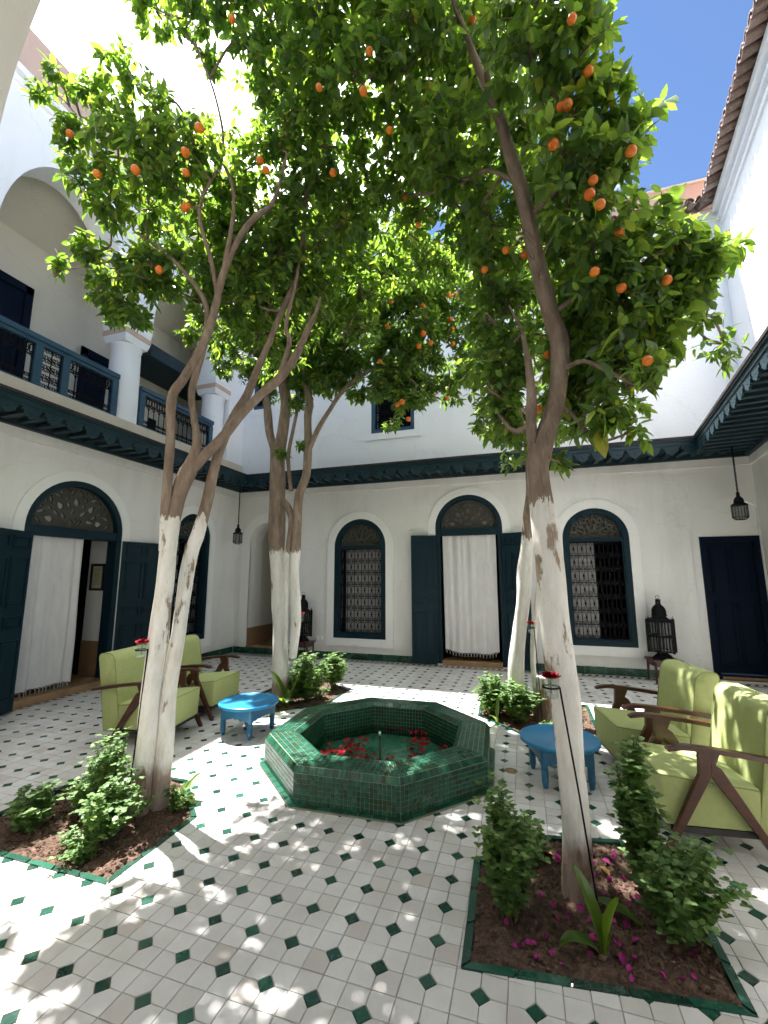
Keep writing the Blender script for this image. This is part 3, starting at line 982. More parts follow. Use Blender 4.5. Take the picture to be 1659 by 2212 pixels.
m = MB(FB); m.prism([(XL + .03, 3.26), (3.45, 3.26), (3.45, 3.41), (XL + .03, 3.41)], -.01, 0.035)
mk('moulding', m, 'plaster', wb)
arched_window(wb, FB, *W1)
arched_window(wb, FB, *W2)
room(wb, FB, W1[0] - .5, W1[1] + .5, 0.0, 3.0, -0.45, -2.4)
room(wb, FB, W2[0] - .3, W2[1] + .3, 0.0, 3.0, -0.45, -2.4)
# the middle door
m = MB(FB)
m.band(arch(D1[0] - .135, D1[1] + .135, 0.13, D1[3], 24)[1:] + [(D1[0] - .135, 0.13)], arch(D1[0], D1[1], 0.13, D1[3], 24)[1:] + [(D1[0], 0.13)], -0.02, 0.018, closed=False)
mk('surround', m, 'plaster_trim', wb, 40)
def door_frame(wall, F, u0, u1, vs, lintel, fw=0.085):
    o = arch(u0, u1, 0.02, vs, 24)[1:] + [(u0, 0.02)]
    i = inset_arch(u0, u1, 0.02, vs, fw, 0, 24)[1:] + [(u0 + fw, 0.02)]
    f = MB(F); f.band(o, i, -0.18, 0.004, closed=False)
    fr = mk('door_frame', f, 'teal', wall, 40)
    t = MB(F); t.box((u0 + fw, lintel, -0.16), (u1 - fw, lintel + .13, -0.008))
    mk('lintel', t, 'teal', fr)
    c, r = (u0 + u1) / 2, (u1 - u0) / 2 - fw - .005
    v = lintel + .13
    hh = vs - v
    pl = [(c + r, v)] + [(c + r * math.cos(math.pi * k / 24), vs + r * math.sin(math.pi * k / 24)) for k in range(25)] + [(c - r, v)]
    pl = [pl[0]] + [p for p in pl[1:-1]] + [pl[-1]]
    fan = MB(F)
    fan.prism(pl, -0.10, -0.08, fan_holes(c, v + .02, r * 0.98))
    mk('fanlight', fan, 'fanlight', fr)
    bk = MB(F); bk.prism([(u, w) for u, w in pl], -0.135, -0.13)  # pale board added so the holes look backed by a lit room
    mk('fanlight_backing', bk, 'cloth_grey', fr)
    return fr
door_frame(wb, FB, D1[0], D1[1], D1[3], 2.30)
door_leaf(wb, (-1.50, 7.83), (-1.955, 7.70), 0.03, 2.31)
door_leaf(wb, (-0.34, 7.83), (0.085, 7.66), 0.03, 2.31)
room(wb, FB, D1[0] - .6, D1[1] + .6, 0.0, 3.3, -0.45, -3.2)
m = MB(FB); m.box((D1[0] + .085, 0.0, -0.5), (D1[1] - .085, 0.085, 0.015))
mk('doorstep', m, 'stone_step', wb)
# right hand door under a blind arch
m = MB(FB)
m.band([(D2[0], .02), (D2[1], .02), (D2[1], D2[3]), (D2[0], D2[3])], [(D2[0] + .085, .10), (D2[1] - .085, .10), (D2[1] - .085, D2[3] - .085), (D2[0] + .085, D2[3] - .085)], -0.17, -0.036)
df = mk('door_frame', m, 'navy', wb)
door_leaf(wb, (D2[0] + .085, YB + .10), (D2[1] - .085, YB + .10), 0.11, D2[3] - .085, mat='navy', panels=((.04, .40), (.46, .94)))
m = MB(FB); m.box((D2[0] + .1, 0.035, -0.13), (D2[1] - .1, 0.075, -0.01))
mk('door_sill', m, 'stone_step', wb)
m = MB(FB); m.prism(REC, -.44, -.05, [[(D2[0], 0.03), (3.438, 0.03), (3.438, D2[3]), (D2[0], D2[3])]])
mk('blind_arch', m, 'plaster', wb)
# passage in the left corner
m = MB(FB); m.band(arch(NI[0] - .2, NI[1] + .2, 0.125, NI[2], 24)[1:] + [(NI[0] - .2, .125)], arch(NI[0], NI[1], 0.125, NI[2], 24)[1:] + [(NI[0], .125)], -.02, 0.016, closed=False)
mk('surround', m, 'plaster_trim', wb, 40)
room(wb, FB, NI[0] - .02, NI[1] + .05, 0.15, 2.9, -0.45, -2.6, 'gallery_wall')
m = MB(FB); m.box((NI[0] + .001, .12, -2.58), (NI[1] + .04, .165, 0.02))
mk('doorstep', m, 'stone_step', wb)
m = MB(FB); m.box((NI[0] - .01, .165, -2.55), (NI[0] + .008, .50, -.003)); m.box((NI[1] - .008, .165, -2.55), (NI[1] + .03, .52, -.003)); m.box((NI[0] + .01, .165, -2.58), (NI[1] + .03, .62, -2.5)); m.box((NI[0] + .01, .165, -2.5), (NI[0] + .35, .36, -1.6))
mk('wainscot', m, 'tadelakt', wb)
def skirting(wall, F, runs, h=0.118, step=0.148):
    sh = {}
    for a, b in runs:
        n = max(1, round((b - a) / step)); d = (b - a) / n
        for k in range(n):
            mb = MB(F)
            hh = h + rng.gauss(0, .0015)
            mb.box((a + k * d + .0015, 0.0, -.004), (a + (k + 1) * d - .0015, hh, 0.014 + rng.gauss(0, .0008)))
            mk('skirting_tile', mb, 'green_tile', wall)
skirting(wb, FB, [(XL + .02, D1[0] - .002), (D1[1] + .002, D2[0] - .002)])

# ---------------------------------------------------------------- left wall, ground floor
wl = thing('courtyard_wall', 'shaded left wall of the ground floor with an open curtained doorway', 'wall', (XL, 4.3, 0))
LD = (3.65, 5.03, 2.20)
LW = (6.10, 6.99, 0.39, 2.29)
m = MB(FL); m.prism([(0.9, -.05), (YB, -.05), (YB, 3.66), (0.9, 3.66)], -0.62, 0.0, [arch(LD[0], LD[1], 0.03, LD[2], 24), arch(*LW, 24)])
mk('wall_face', m, 'plaster', wl)
m = MB(FL); m.prism([(0.9, 3.26), (YB - .035, 3.26), (YB - .035, 3.41), (0.9, 3.41)], -.01, 0.035)
mk('moulding', m, 'plaster', wl)
arched_window(wl, FL, *LW)
room(wl, FL, LW[0] - .3, LW[1] + .3, 0.0, 3.0, -0.62, -2.4)
door_frame(wl, FL, LD[0], LD[1], LD[2], 2.09, 0.08)
m = MB(FL); m.band(arch(LD[0] - .13, LD[1] + .13, 0.13, LD[2], 24)[1:] + [(LD[0] - .13, .13)], arch(LD[0], LD[1], 0.13, LD[2], 24)[1:] + [(LD[0], .13)], -.02, 0.018, closed=False)
mk('surround', m, 'plaster_trim', wl, 40)
door_leaf(wl, (-5.70, 3.66), (-5.42, 3.02), 0.03, 2.10)
door_leaf(wl, (-5.83, 5.03), (-5.66, 5.66), 0.03, 2.10)
room(wl, FL, LD[0] - .4, LD[1] + .3, 0.0, 3.1, -0.62, -3.0)
m = MB(FL); m.box((LD[0] + .002, 0.0, -0.9), (LD[1] - .002, 0.095, 0.06))
mk('doorstep', m, 'stone_step', wl)
m = MB(FL); m.box((LD[1] - .012, 0.10, -0.62), (LD[1] + .002, 0.60, -0.19))
mk('wainscot', m, 'tadelakt', wl)
m = MB(FL); m.box((LD[1] - .30, 0.10, -.95), (LD[1] - .0, 2.2, -0.92))
skirting(wl, FL, [(1.0, LD[0] - .14), (LD[1] + .14, YB - .02)])

# ---------------------------------------------------------------- right wall, ground floor
wr = thing('courtyard_wall', 'shaded right wall seen under the eave in the corner beside the navy door', 'wall', tuple(FR(3, 0)))
m = MB(FR); m.prism([(0, -.05), (7.2, -.05), (7.2, 3.66), (0, 3.66)], -0.45, 0.0)
mk('wall_face', m, 'plaster', wr)
m = MB(FR); m.prism([(0.035, 3.26), (7.2, 3.26), (7.2, 3.41), (0.035, 3.41)], -.01, 0.035)
mk('moulding', m, 'plaster', wr)

# ---------------------------------------------------------------- eaves
TOOTH = None
def tooth_outline(p=0.24):
    half = [(p / 2, 0), (p / 2, -.018), (p / 2 - .016, -.024), (p / 2 - .025, -.040), (p / 2 - .018, -.056), (p / 2 - .038, -.062), (p / 2 - .040, -.104), (p / 2 - .056, -.107), (p / 2 - .060, -.118), (p / 2 - .084, -.120), (p / 2 - .088, -.138), (p / 2 - .106, -.143)]
    return half + [(-x, y) for x, y in half[::-1]]
def eave(label, F, u0, u1, ov, mitre0=0.0, mitre1=0.0, z=3.63):
    """roof boards, plain fascia, a row of carved hanging teeth and rafters; the ends are mitred"""
    e = thing('eave', label, 'eave', tuple(F((u0 + u1) / 2, 3.4, 0)))
    m = MB(F)
    a = [(u0, z + .09, 0.0), (u1, z + .09, 0.0), (u1 - mitre1, z, ov + .03), (u0 + mitre0, z, ov + .03)]
    t = [m.p(*q) for q in a]; b = [m.p(q[0], q[1] - .035, q[2]) for q in a]
    m.f += [tuple(t[::-1]), tuple(b)] + [(b[i], t[i], t[(i + 1) % 4], b[(i + 1) % 4]) for i in range(4)]
    mk('roof_boards', m, 'eave_top', e)
    f0, f1 = u0 + mitre0, u1 - mitre1
    m = MB(F); m.box((f0, z - .125, ov - .03), (f1, z - .036, ov)); m.box((f0, z - .062, ov), (f1, z - .036, ov + .018)); m.box((f0, z - .122, ov), (f1, z - .112, ov + .007))
    mk('fascia', m, 'teal_eave', e)
    n = int((f1 - f0) / 0.24)
    d = (f1 - f0) / n
    global TOOTH
    for k in range(n):
        mb = MB(F)
        c = f0 + (k + .5) * d
        hole = [(c + .009 * math.cos(-2 * math.pi * i / 8), z - .205 + .009 * math.sin(-2 * math.pi * i / 8)) for i in range(8)]
        mb.prism([(c + x * d / .2401, z - .125 + y) for x, y in tooth_outline()], ov - .024, ov - .004, [hole])
        mk('carved_tooth', mb, 'teal_eave', e)
    sb = MB(F)
    q = [(u0, z - .165, 0.036), (u1, z - .165, 0.036), (u1 - mitre1, z - .125, ov - .03), (u0 + mitre0, z - .125, ov - .03)]
    sb.f.append(tuple(sb.p(*x) for x in q))
    mk('soffit', sb, 'rafter', e)
    pb_ = MB(F); pb_.box((u0 + .04, z - .245, .036), (u1 - .04, z - .16, .10)); mk('wall_plate', pb_, 'rafter', e)
    n = int((u1 - u0 - .1) / 0.20)
    for k in range(n):
        c = u0 + .12 + k * 0.20
        w1_ = ov - .035
        if mitre0 and c - u0 < mitre0: w1_ = min(w1_, (c - u0) / mitre0 * ov - .03)
        if mitre1 and u1 - c < mitre1: w1_ = min(w1_, (u1 - c) / mitre1 * ov - .03)
        if w1_ < .1: continue
        rb = MB(F); rb.box((c - .035, z - .208, .101), (c + .035, z - .166, w1_))
        mk('rafter', rb, 'rafter', e)
    return e
OV = 0.57
eave('carved teal eave along the far wall', FB, XL, 3.45, OV, OV, .85)
eave('carved teal eave along the left wall under the gallery', FL, 0.9, YB, OV, 0.0, OV)
eave('wide carved teal eave over the right corner seen from below', FR, 0.0, 7.2, .80, 0.52, 0.0)

# ---------------------------------------------------------------- far wall, upper floor
ub = thing('courtyard_wall', 'bright white far wall of the upper floor above the eave', 'wall', (-1.2, YB, 3.66))
U1 = [(-2.80, 4.42), (-1.90, 4.42), (-1.90, 5.90), (-2.80, 5.90)]
U2 = [(-5.62, 5.28), (-5.17, 5.28), (-5.17, 6.25), (-5.62, 6.25)]
m = MB(FB); m.prism([(XL - .3, 3.66), (3.75, 3.66), (3.75, 7.76), (XL - .3, 7.76)], -0.45, 0.0, [U1, U2])
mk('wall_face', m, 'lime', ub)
def g4(q, d): return [(q[0][0] - d, q[0][1] - d), (q[1][0] + d, q[1][1] - d), (q[2][0] + d, q[2][1] + d), (q[3][0] - d, q[3][1] + d)]
for U, cols, rows in ((U1, 4, 7), (U2, 2, 4)):
    m = MB(FB); m.band(g4(U, .14), U, -.02, .016)
    mk('surround', m, 'lime', ub)
    m = MB(FB); m.band(U, g4(U, -.075), -.16, .004)
    wn_ = mk('window', m, 'teal_rail', ub)
    mk('grille', grille(FB, U[0][0] + .075, U[1][0] - .075, U[0][1] + .075, U[2][1] - .075, cols, rows, -.06), 'iron', wn_)
    room(ub, FB, U[0][0] - .3, U[1][0] + .3, U[0][1] - .6, U[2][1] + .3, -.45, -1.6)

# ---------------------------------------------------------------- right wall, upper floor
ur = thing('courtyard_wall', 'sunlit white right wall of the upper floor with tiled coping', 'wall', tuple(FR(3, 3.66)))
m = MB(FR); m.prism([(-.0, 3.66), (7.2, 3.66), (7.2, 7.76), (-.0, 7.76)], -0.45, 0.0)
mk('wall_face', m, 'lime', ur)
for v0, v1, d in ((7.30, 7.36, .03), (7.46, 7.53, .05), (7.63, 7.74, .10)):
    m = MB(FR); m.prism([(0.1, v0), (7.2, v0), (7.2, v1), (0.1, v1)], -.01, d)
    mk('moulding', m, 'lime', ur)

# ---------------------------------------------------------------- tiled copings and parapets
def barrel(up=True):
    mb = MB()
    n = 8
    L0, L1 = 0.0, 0.34
    rows = []
    for (t, r) in ((L0, .062), (L1, .074)):
        for th in (0.0, .012):
            rows.append([mb.p((r - th) * math.cos(math.pi * k / n), -t, ((r - th) * math.sin(math.pi * k / n)) * (1 if up else -1) - t * .30) for k in range(n + 1)])
    o0, i0_, o1, i1_ = rows
    for k in range(n):
        mb.f += [(o0[k], o0[k + 1], o1[k + 1], o1[k]), (i0_[k + 1], i0_[k], i1_[k], i1_[k + 1]), (o1[k], o1[k + 1], i1_[k + 1], i1_[k])]
    return mb.mesh('roof_tile', smooth=40)
B_UP, B_DN = barrel(True), barrel(False)
for b_ in (B_UP, B_DN): b_.materials.append(M['roof_tile'])
def coping(par, F, u0, u1, v=7.86, w=0.0):
    n = int((u1 - u0) / 0.165)
    rot = Matrix((( F.u.x, -F.n.x, 0), (F.u.y, -F.n.y, 0), (0, 0, 1))).to_euler()
    for k in range(n):
        for me, du, dv in ((B_UP, 0, .012), (B_DN, .0825, .03)):
            o = link('roof_tile', me, None, par)
            o.location = F(u0 + k * .165 + du + rng.gauss(0, .004), v + dv + rng.gauss(0, .005), w - .06) - wloc(par)
            o.rotation_euler = (rot.x + rng.gauss(0, .02), rot.y + rng.gauss(0, .03), rot.z + rng.gauss(0, .03))
coping(ub, FB, XL + .1, 3.36)
coping(ur, FR, .12, 5.6)
pb = thing('parapet', 'pink roof parapet with a pale cap above the far wall', 'parapet', (-1.2, YB, 7.76))
m = MB(FB); m.box((XL - .3, 7.76, -.42), (3.75, 8.38, -.06)); mk('parapet_face', m, 'pink', pb)
m = MB(FB); m.box((XL - .3, 8.38, -.44), (3.75, 8.42, -.03)); mk('cap', m, 'sill', pb)
pr = thing('parapet', 'pale pink roof parapet above the sunlit right wall', 'parapet', tuple(FR(3, 7.76)))
m = MB(FR); m.box((-.30, 7.76, -.42), (7.2, 8.62, -.06)); mk('parapet_face', m, 'pink', pr)
ob = thing('roof_building', 'orange ochre rooftop wall rising behind the pink parapet', 'building', (1.5, 9.6, 7.0))
m = MB(); m.box((-1.2, 9.4, 3.0), (4.9, 9.9, 9.36)); mk('wall_face', m, 'ochre', ob)

# ---------------------------------------------------------------- left gallery, upper floor
gl = thing('gallery', 'white arcaded gallery on columns along the left upper floor', 'gallery', (XL, 4.5, 3.66))
A1 = (2.94, 4.73); A2 = (5.27, 6.88)
def over(u0, u1, v=5.76, rise=1.50, n=28):
    c, r = (u0 + u1) / 2, (u1 - u0) / 2
    return [(c - r * math.cos(math.pi * k / n), v + rise * math.sin(math.pi * k / n)) for k in range(n + 1)]
m = MB(FL); m.prism([(0.9, 5.76)] + over(1.05, 2.42) + over(*A1) + over(*A2) + [(7.36, 5.76), (7.36, 4.0), (YB, 4.0), (YB, 8.0), (0.9, 8.0)], -.46, 0.0)
mk('arcade', m, 'lime', gl)
m = MB(FL); m.box((0.9, 3.66, -1.5), (YB, 4.0, 0.03)); mk('sill', m, 'sill', gl)
for v0, v1, d in ((7.82, 7.90, .05), (7.96, 8.05, .09)):
    m = MB(FL); m.box((0.9, v0, -.01), (YB - .01, v1, d)); mk('cornice', m, 'lime', gl)
m = MB(FL); m.box((0.9, 8.0, -.46), (YB, 8.80, -.03)); mk('parapet', m, 'pink', gl)
def column(c):
    y, x = c, XL - .23
    mb = MB(); mb.lathe([(.235, 4.0), (.232, 4.4), (.222, 5.0), (.216, 5.26), (.232, 5.29), (.232, 5.32), (.205, 5.34)], 32, (x, y, 0))
    co = mk('column', mb, 'lime', gl, 40)
    mb = MB()
    for z, hw in ((5.33, .235), (5.40, .255), (5.46, .245), (5.60, .255), (5.66, .285), (5.76, .29)):
        pass
    lv = [(5.335, .212), (5.42, .236), (5.58, .243), (5.62, .252), (5.76, .255)]
    rings = [[mb.p(x + sx * hw, y + sy * hw, z) for sx, sy in ((-1, -1), (1, -1), (1, 1), (-1, 1))] for z, hw in lv]
    for Aa, Bb in zip(rings, rings[1:]):
        for k in range(4): mb.f.append((Aa[k], Aa[(k + 1) % 4], Bb[(k + 1) % 4], Bb[k]))
    mb.f += [tuple(rings[0][::-1]), tuple(rings[-1])]
    mk('capital', mb, 'lime', co)
    mb = MB(); mb.box((x - .2455, y - .2455, 5.45), (x + .2455, y + .2455, 5.54)); mk('carved_band', mb, 'pink', co)
column(5.00); column(7.12); column(2.68)
# room of the gallery
m = MB(FL)
m.quad((0.9, 3.99, -1.42), (YB + .6, 3.99, -1.42), (YB + .6, 6.9, -1.42), (0.9, 6.9, -1.42))
m.quad((0.9, 6.9, -1.42), (YB + .6, 6.9, -1.42), (YB + .6, 7.45, -.455), (0.9, 7.45, -.455))
m.quad((YB - .2, 3.99, -1.42), (YB - .2, 3.99, -.2), (YB - .2, 7.45, -.2), (YB - .2, 7.4, -1.42))
mk('gallery_wall', m, 'gallery_wall', gl)
m = MB(FL); m.box((0.6, 7.6, -2.2), (YB + .6, 7.95, -.47)); m.box((0.6, 3.0, -2.2), (YB + .6, 7.6, -2.0)); m.box((0.6, 3.0, -2.0), (0.88, 7.6, -.47)); m.box((YB + .3, 3.0, -2.0), (YB + .6, 7.6, -.47)); mk('roof', m, 'sill', gl)  # unseen roof and outer walls added to stop sun leaking through the gallery
for u0, u1, v1 in ((3.05, 4.16, 6.05), (5.10, 5.95, 5.55)):
    m = MB(FL); m.box((u0, 4.0, -1.415), (u1, v1, -1.36)); m.box((u0 - .05, 4.0, -1.36), (u0 + .06, v1 + .05, -1.33)); m.box((u1 - .06, 4.0, -1.36), (u1 + .05, v1 + .05, -1.33)); m.box((u0 - .05, v1 - .08, -1.36), (u1 + .05, v1 + .05, -1.33))
    for k in range(3):
        w_ = (u1 - u0 - .2) / 3
        m.box((u0 + .08 + k * (w_ + .02), 4.2, -1.36), (u0 + .06 + k * (w_ + .02) + w_, v1 - .6, -1.345))
    mk('shutter', m, 'navy', gl)
m = MB(FL); m.box((5.72, 5.62, -1.40), (YB - .21, 5.86, -.50)); mk('ceiling_beam', m, 'rafter', gl)
m = MB(FL); m.box((6.62, 4.55, -1.419), (6.80, 4.85, -1.40)); mk('wall_vent', m, 'dark_room', gl)

def railing(label, u0, u1, posts):
    r_ = thing('railing', label, 'railing', tuple(FL((u0 + u1) / 2, 4.0, -.1)))
    m = MB(FL); m.box((u0, 4.655, -.155), (u1, 4.725, -.045)); m.box((u0, 4.60, -.135), (u1, 4.652, -.065)); mk('handrail', m, 'teal_rail', r_)
    m = MB(FL); m.box((u0, 4.01, -.13), (u1, 4.06, -.07)); mk('bottom_rail', m, 'teal_rail', r_)
    for p in posts:
        m = MB(FL); m.box((p - .05, 4.0, -.14), (p + .05, 4.60, -.06)); mk('post', m, 'teal_rail', r_)
    ed = sorted(posts)
    for a, b in zip(ed, ed[1:]):
        a, b = a + .05, b - .05
        n = max(2, round((b - a) / .115)); d = (b - a) / n
        m = MB(FL)
        for k in range(n + 1): m.box((a + k * d - .005, 4.06, -.105), (a + k * d + .005, 4.60, -.095))
        dense = (b - a) < .40
        lines = (4.19, 4.33, 4.46) if dense else (4.17, 4.44)
        for v in lines: m.box((a, v - .005, -.106), (b, v + .005, -.094))
        for k in range(n):
            c = a + (k + .5) * d
            if dense:
                for v0, v1 in ((4.06, 4.19), (4.19, 4.33), (4.33, 4.46), (4.46, 4.60)): scroll_cell(m, c, (v0 + v1) / 2, d, v1 - v0, -.1, False, .0035)
            else:
                scroll_cell(m, c, 4.115, d, .11, -.1, False, .0035)
                scroll_cell(m, c, 4.52, d, .155, -.1, True, .0035)
                ribbon(m, [(c + d * .42 * math.cos(math.pi * t / 8), 4.38 + .05 * math.sin(math.pi * t / 8)) for t in range(9)], -.1, .0035)
        mk('grille_panel', m, 'iron', r_)
    return r_
railing('blue railing with iron scrollwork left of the first gallery column', 2.60, 4.79, [2.65, 3.62, 3.98, 4.74])
railing('blue railing with iron scrollwork between the two gallery columns', 5.20, 6.97, [5.25, 6.92])
# ---------------------------------------------------------------- arcade on the near side, where the photographer stands
na = thing('near_arcade', 'grey shaded arch of the near arcade at the upper left edge', 'arch', (0, 0.7, 0))
FN = Frame((0, 0.9, 0), (-1, 0, 0), (0, 1, 0))
m = MB(FN); m.prism([(-3.2, -.05), (6.4, -.05), (6.4, 5.7), (-3.2, 5.7)], -.42, 0.0, [arch(-1.92, 1.88, 0.0, 3.10, 40)])
mk('arch_wall', m, 'gallery_wall', na, 30)
m = MB(); m.box((-6.4, -2.6, 5.3), (3.2, 0.47, 5.5)); m.box((-6.4, -2.8, 0), (3.2, -2.6, 5.5))
mk('porch', m, 'plaster', na)

# tree skeletons (x, y, z, radius), crown clumps (x, y, z, radius) and fruit positions in metres
FL_TRUNKS = [[(-2.538,2.5,-0.012,0.075),(-2.524,2.5,0.434,0.066),(-2.509,2.5,0.894,0.06),(-2.487,2.5,1.309,0.058),(-2.465,2.5,1.706,0.06),(-2.453,2.52,2.016,0.062),(-2.436,2.54,2.194,0.058),(-2.381,2.56,2.356,0.06)],[(-2.459,2.58,-0.038,0.07),(-2.465,2.58,0.413,0.064),(-2.461,2.6,0.781,0.056),(-2.441,2.62,1.135,0.05),(-2.42,2.64,1.47,0.046),(-2.396,2.66,1.747,0.047),(-2.347,2.66,1.887,0.046),(-2.303,2.68,2.122,0.04),(-2.272,2.7,2.363,0.037),(-2.23,2.74,2.634,0.038),(-2.179,2.8,2.864,0.036),(-2.121,2.86,3.04,0.034),(-2.057,2.9,3.275,0.03),(-1.899,2.94,3.735,0.024),(-1.675,2.91,4.229,0.02),(-1.617,2.85,4.874,0.015),(-1.557,2.8,5.259,0.01)]]
FL_BRANCHES = [[(-2.481,2.47,1.738,0.03),(-2.471,2.46,2.008,0.034),(-2.478,2.46,2.322,0.033),(-2.483,2.46,2.609,0.034),(-2.497,2.46,2.913,0.034),(-2.401,2.47,3.065,0.032),(-2.304,2.5,3.274,0.03),(-2.192,2.49,3.517,0.029),(-2.154,2.49,3.705,0.027),(-2.089,2.46,3.865,0.026),(-1.985,2.47,4.125,0.024),(-1.843,2.47,4.287,0.022),(-1.72,2.535,4.452,0.017),(-1.576,2.48,4.782,0.011)],[(-2.381,2.56,2.356,0.055),(-2.338,2.56,2.461,0.04),(-2.326,2.56,2.588,0.03),(-2.39,2.58,2.788,0.026),(-2.447,2.6,2.996,0.026),(-2.426,2.62,3.198,0.026),(-2.372,2.62,3.389,0.022),(-2.313,2.55,3.699,0.02),(-2.437,2.44,3.934,0.016),(-2.638,2.39,4.151,0.013),(-2.905,2.35,4.358,0.008)],[(-2.381,2.56,2.356,0.055),(-2.287,2.6,2.468,0.044),(-2.158,2.64,2.614,0.037),(-2.061,2.72,2.819,0.034),(-1.919,2.78,2.999,0.034),(-1.793,2.84,3.145,0.035),(-1.686,2.9,3.358,0.03),(-1.591,2.91,3.572,0.024),(-1.519,2.918,3.737,0.015),(-1.484,2.91,3.841,0.008)],[(-1.793,2.84,3.145,0.03),(-1.749,2.89,3.466,0.022),(-1.773,2.87,3.625,0.018),(-1.679,2.85,4.012,0.014),(-1.618,2.83,4.499,0.012),(-1.551,2.75,5.201,0.01)],[(-2.154,2.49,3.705,0.02),(-2.171,2.41,3.966,0.016),(-2.21,2.3,4.321,0.013),(-2.01,2.28,4.718,0.011),(-2.045,2.21,5.142,0.009),(-2.215,2.14,5.631,0.006)],[(-2.638,2.39,4.151,0.012),(-3.041,2.36,4.147,0.008),(-3.409,2.325,4.147,0.006),(-3.725,2.315,4.173,0.004)],[(-2.905,2.35,4.358,0.008),(-3.068,2.23,4.814,0.007),(-3.426,2.08,5.447,0.005),(-3.788,2.03,5.765,0.004)],[(-2.089,2.46,3.865,0.02),(-1.969,2.39,4.372,0.015),(-2.04,2.32,4.69,0.012),(-2.311,2.2,5.068,0.008)]]
FR_TRUNKS = [[(0.186,2.55,-0.01,0.082),(0.189,2.55,0.271,0.066),(0.185,2.55,0.595,0.073),(0.17,2.55,0.933,0.071),(0.15,2.55,1.289,0.069),(0.133,2.55,1.664,0.066),(0.117,2.56,1.994,0.064),(0.114,2.56,2.171,0.064),(0.138,2.56,2.293,0.066)]]
FR_BRANCHES = [[(0.124,2.56,2.225,0.07),(0.174,2.57,2.39,0.062),(0.23,2.58,2.557,0.055),(0.261,2.6,2.765,0.054),(0.273,2.605,2.959,0.058),(0.235,2.57,3.112,0.052),(0.196,2.52,3.3,0.05),(0.16,2.47,3.487,0.046),(0.129,2.42,3.671,0.045),(0.091,2.39,3.875,0.042),(0.043,2.36,4.086,0.038),(-0.005,2.32,4.32,0.034),(-0.068,2.3,4.522,0.028),(-0.145,2.26,4.776,0.02),(-0.247,2.25,5.203,0.012)],[(0.097,2.56,2.241,0.035),(0.086,2.54,2.418,0.03),(0.096,2.52,2.579,0.028),(0.089,2.52,2.753,0.02),(0.066,2.57,3.023,0.012),(-0.002,2.61,3.249,0.006)],[(0.091,2.39,3.875,0.02),(-0.017,2.425,4.027,0.011),(-0.13,2.47,4.127,0.014),(-0.333,2.65,4.267,0.011),(-0.649,2.87,4.502,0.012),(-1.014,3.05,4.879,0.008)],[(0.235,2.57,3.112,0.02),(0.448,2.57,3.247,0.013),(0.665,2.64,3.338,0.011),(0.932,2.72,3.394,0.012),(1.221,2.795,3.456,0.006)],[(0.129,2.42,3.671,0.02),(0.333,2.35,3.759,0.013),(0.497,2.28,3.84,0.014),(0.667,2.23,3.867,0.008)],[(-0.068,2.3,4.522,0.02),(-0.033,2.16,4.586,0.018),(0.171,2.11,4.58,0.014),(0.38,2.09,4.511,0.01),(0.509,2.06,4.492,0.006)],[(0.261,2.6,2.765,0.02),(0.382,2.5,2.753,0.011),(0.475,2.4,2.634,0.012),(0.586,2.35,2.517,0.008),(0.691,2.3,2.456,0.005)],[(0.086,2.54,2.418,0.02),(-0.011,2.6,2.421,0.014),(-0.092,2.7,2.555,0.01)],[(0.23,2.58,2.557,0.03),(0.326,2.6,2.468,0.014),(0.42,2.65,2.306,0.008)]]
RL_TRUNKS = [[(-2.972,5.0,-0.036,0.115),(-3.005,5.0,0.647,0.098),(-3.06,5.0,1.347,0.092),(-3.119,5.0,1.955,0.105),(-3.128,5.0,2.52,0.1),(-3.156,5.0,3.038,0.105),(-3.184,5.0,3.371,0.1)],[(-2.799,4.95,0.552,0.05),(-2.763,4.95,1.063,0.06),(-2.82,4.95,1.586,0.055),(-2.805,4.95,1.944,0.064),(-2.787,4.95,2.431,0.06),(-2.76,4.95,2.678,0.062)],[(-2.884,4.92,0.665,0.03),(-2.896,4.92,1.351,0.034),(-2.892,4.92,1.824,0.036),(-2.853,4.92,2.246,0.036),(-2.9,4.92,2.433,0.038),(-2.988,4.92,2.562,0.03)]]
RL_BRANCHES = [[(-3.18,5.0,3.271,0.07),(-3.295,5.0,3.55,0.058),(-3.349,5.0,3.933,0.054),(-3.4,5.0,4.219,0.05),(-3.592,5.1,4.875,0.035),(-3.782,5.1,5.438,0.02)],[(-3.136,5.0,3.267,0.08),(-3.078,5.0,3.661,0.075),(-3.052,5.0,3.963,0.075),(-3.102,5.0,4.315,0.07),(-3.063,5.0,4.873,0.05),(-2.858,5.0,5.482,0.03),(-2.503,5.0,6.059,0.02)],[(-2.76,4.95,2.678,0.058),(-2.671,4.95,2.923,0.055),(-2.661,4.95,3.304,0.055),(-2.679,4.95,3.696,0.054),(-2.657,4.95,3.924,0.05),(-2.74,4.95,4.373,0.04),(-2.571,4.9,4.865,0.03),(-2.162,4.9,5.334,0.02)],[(-2.639,4.95,3.27,0.04),(-2.495,4.95,3.544,0.034),(-2.33,4.95,3.783,0.03),(-2.166,4.95,3.988,0.03),(-1.821,4.9,4.172,0.022),(-1.414,4.8,4.153,0.014),(-1.099,4.7,3.817,0.008)],[(-2.887,4.93,2.683,0.03),(-2.945,4.93,3.132,0.026),(-2.887,4.93,3.516,0.024),(-2.819,4.95,3.912,0.02)]]
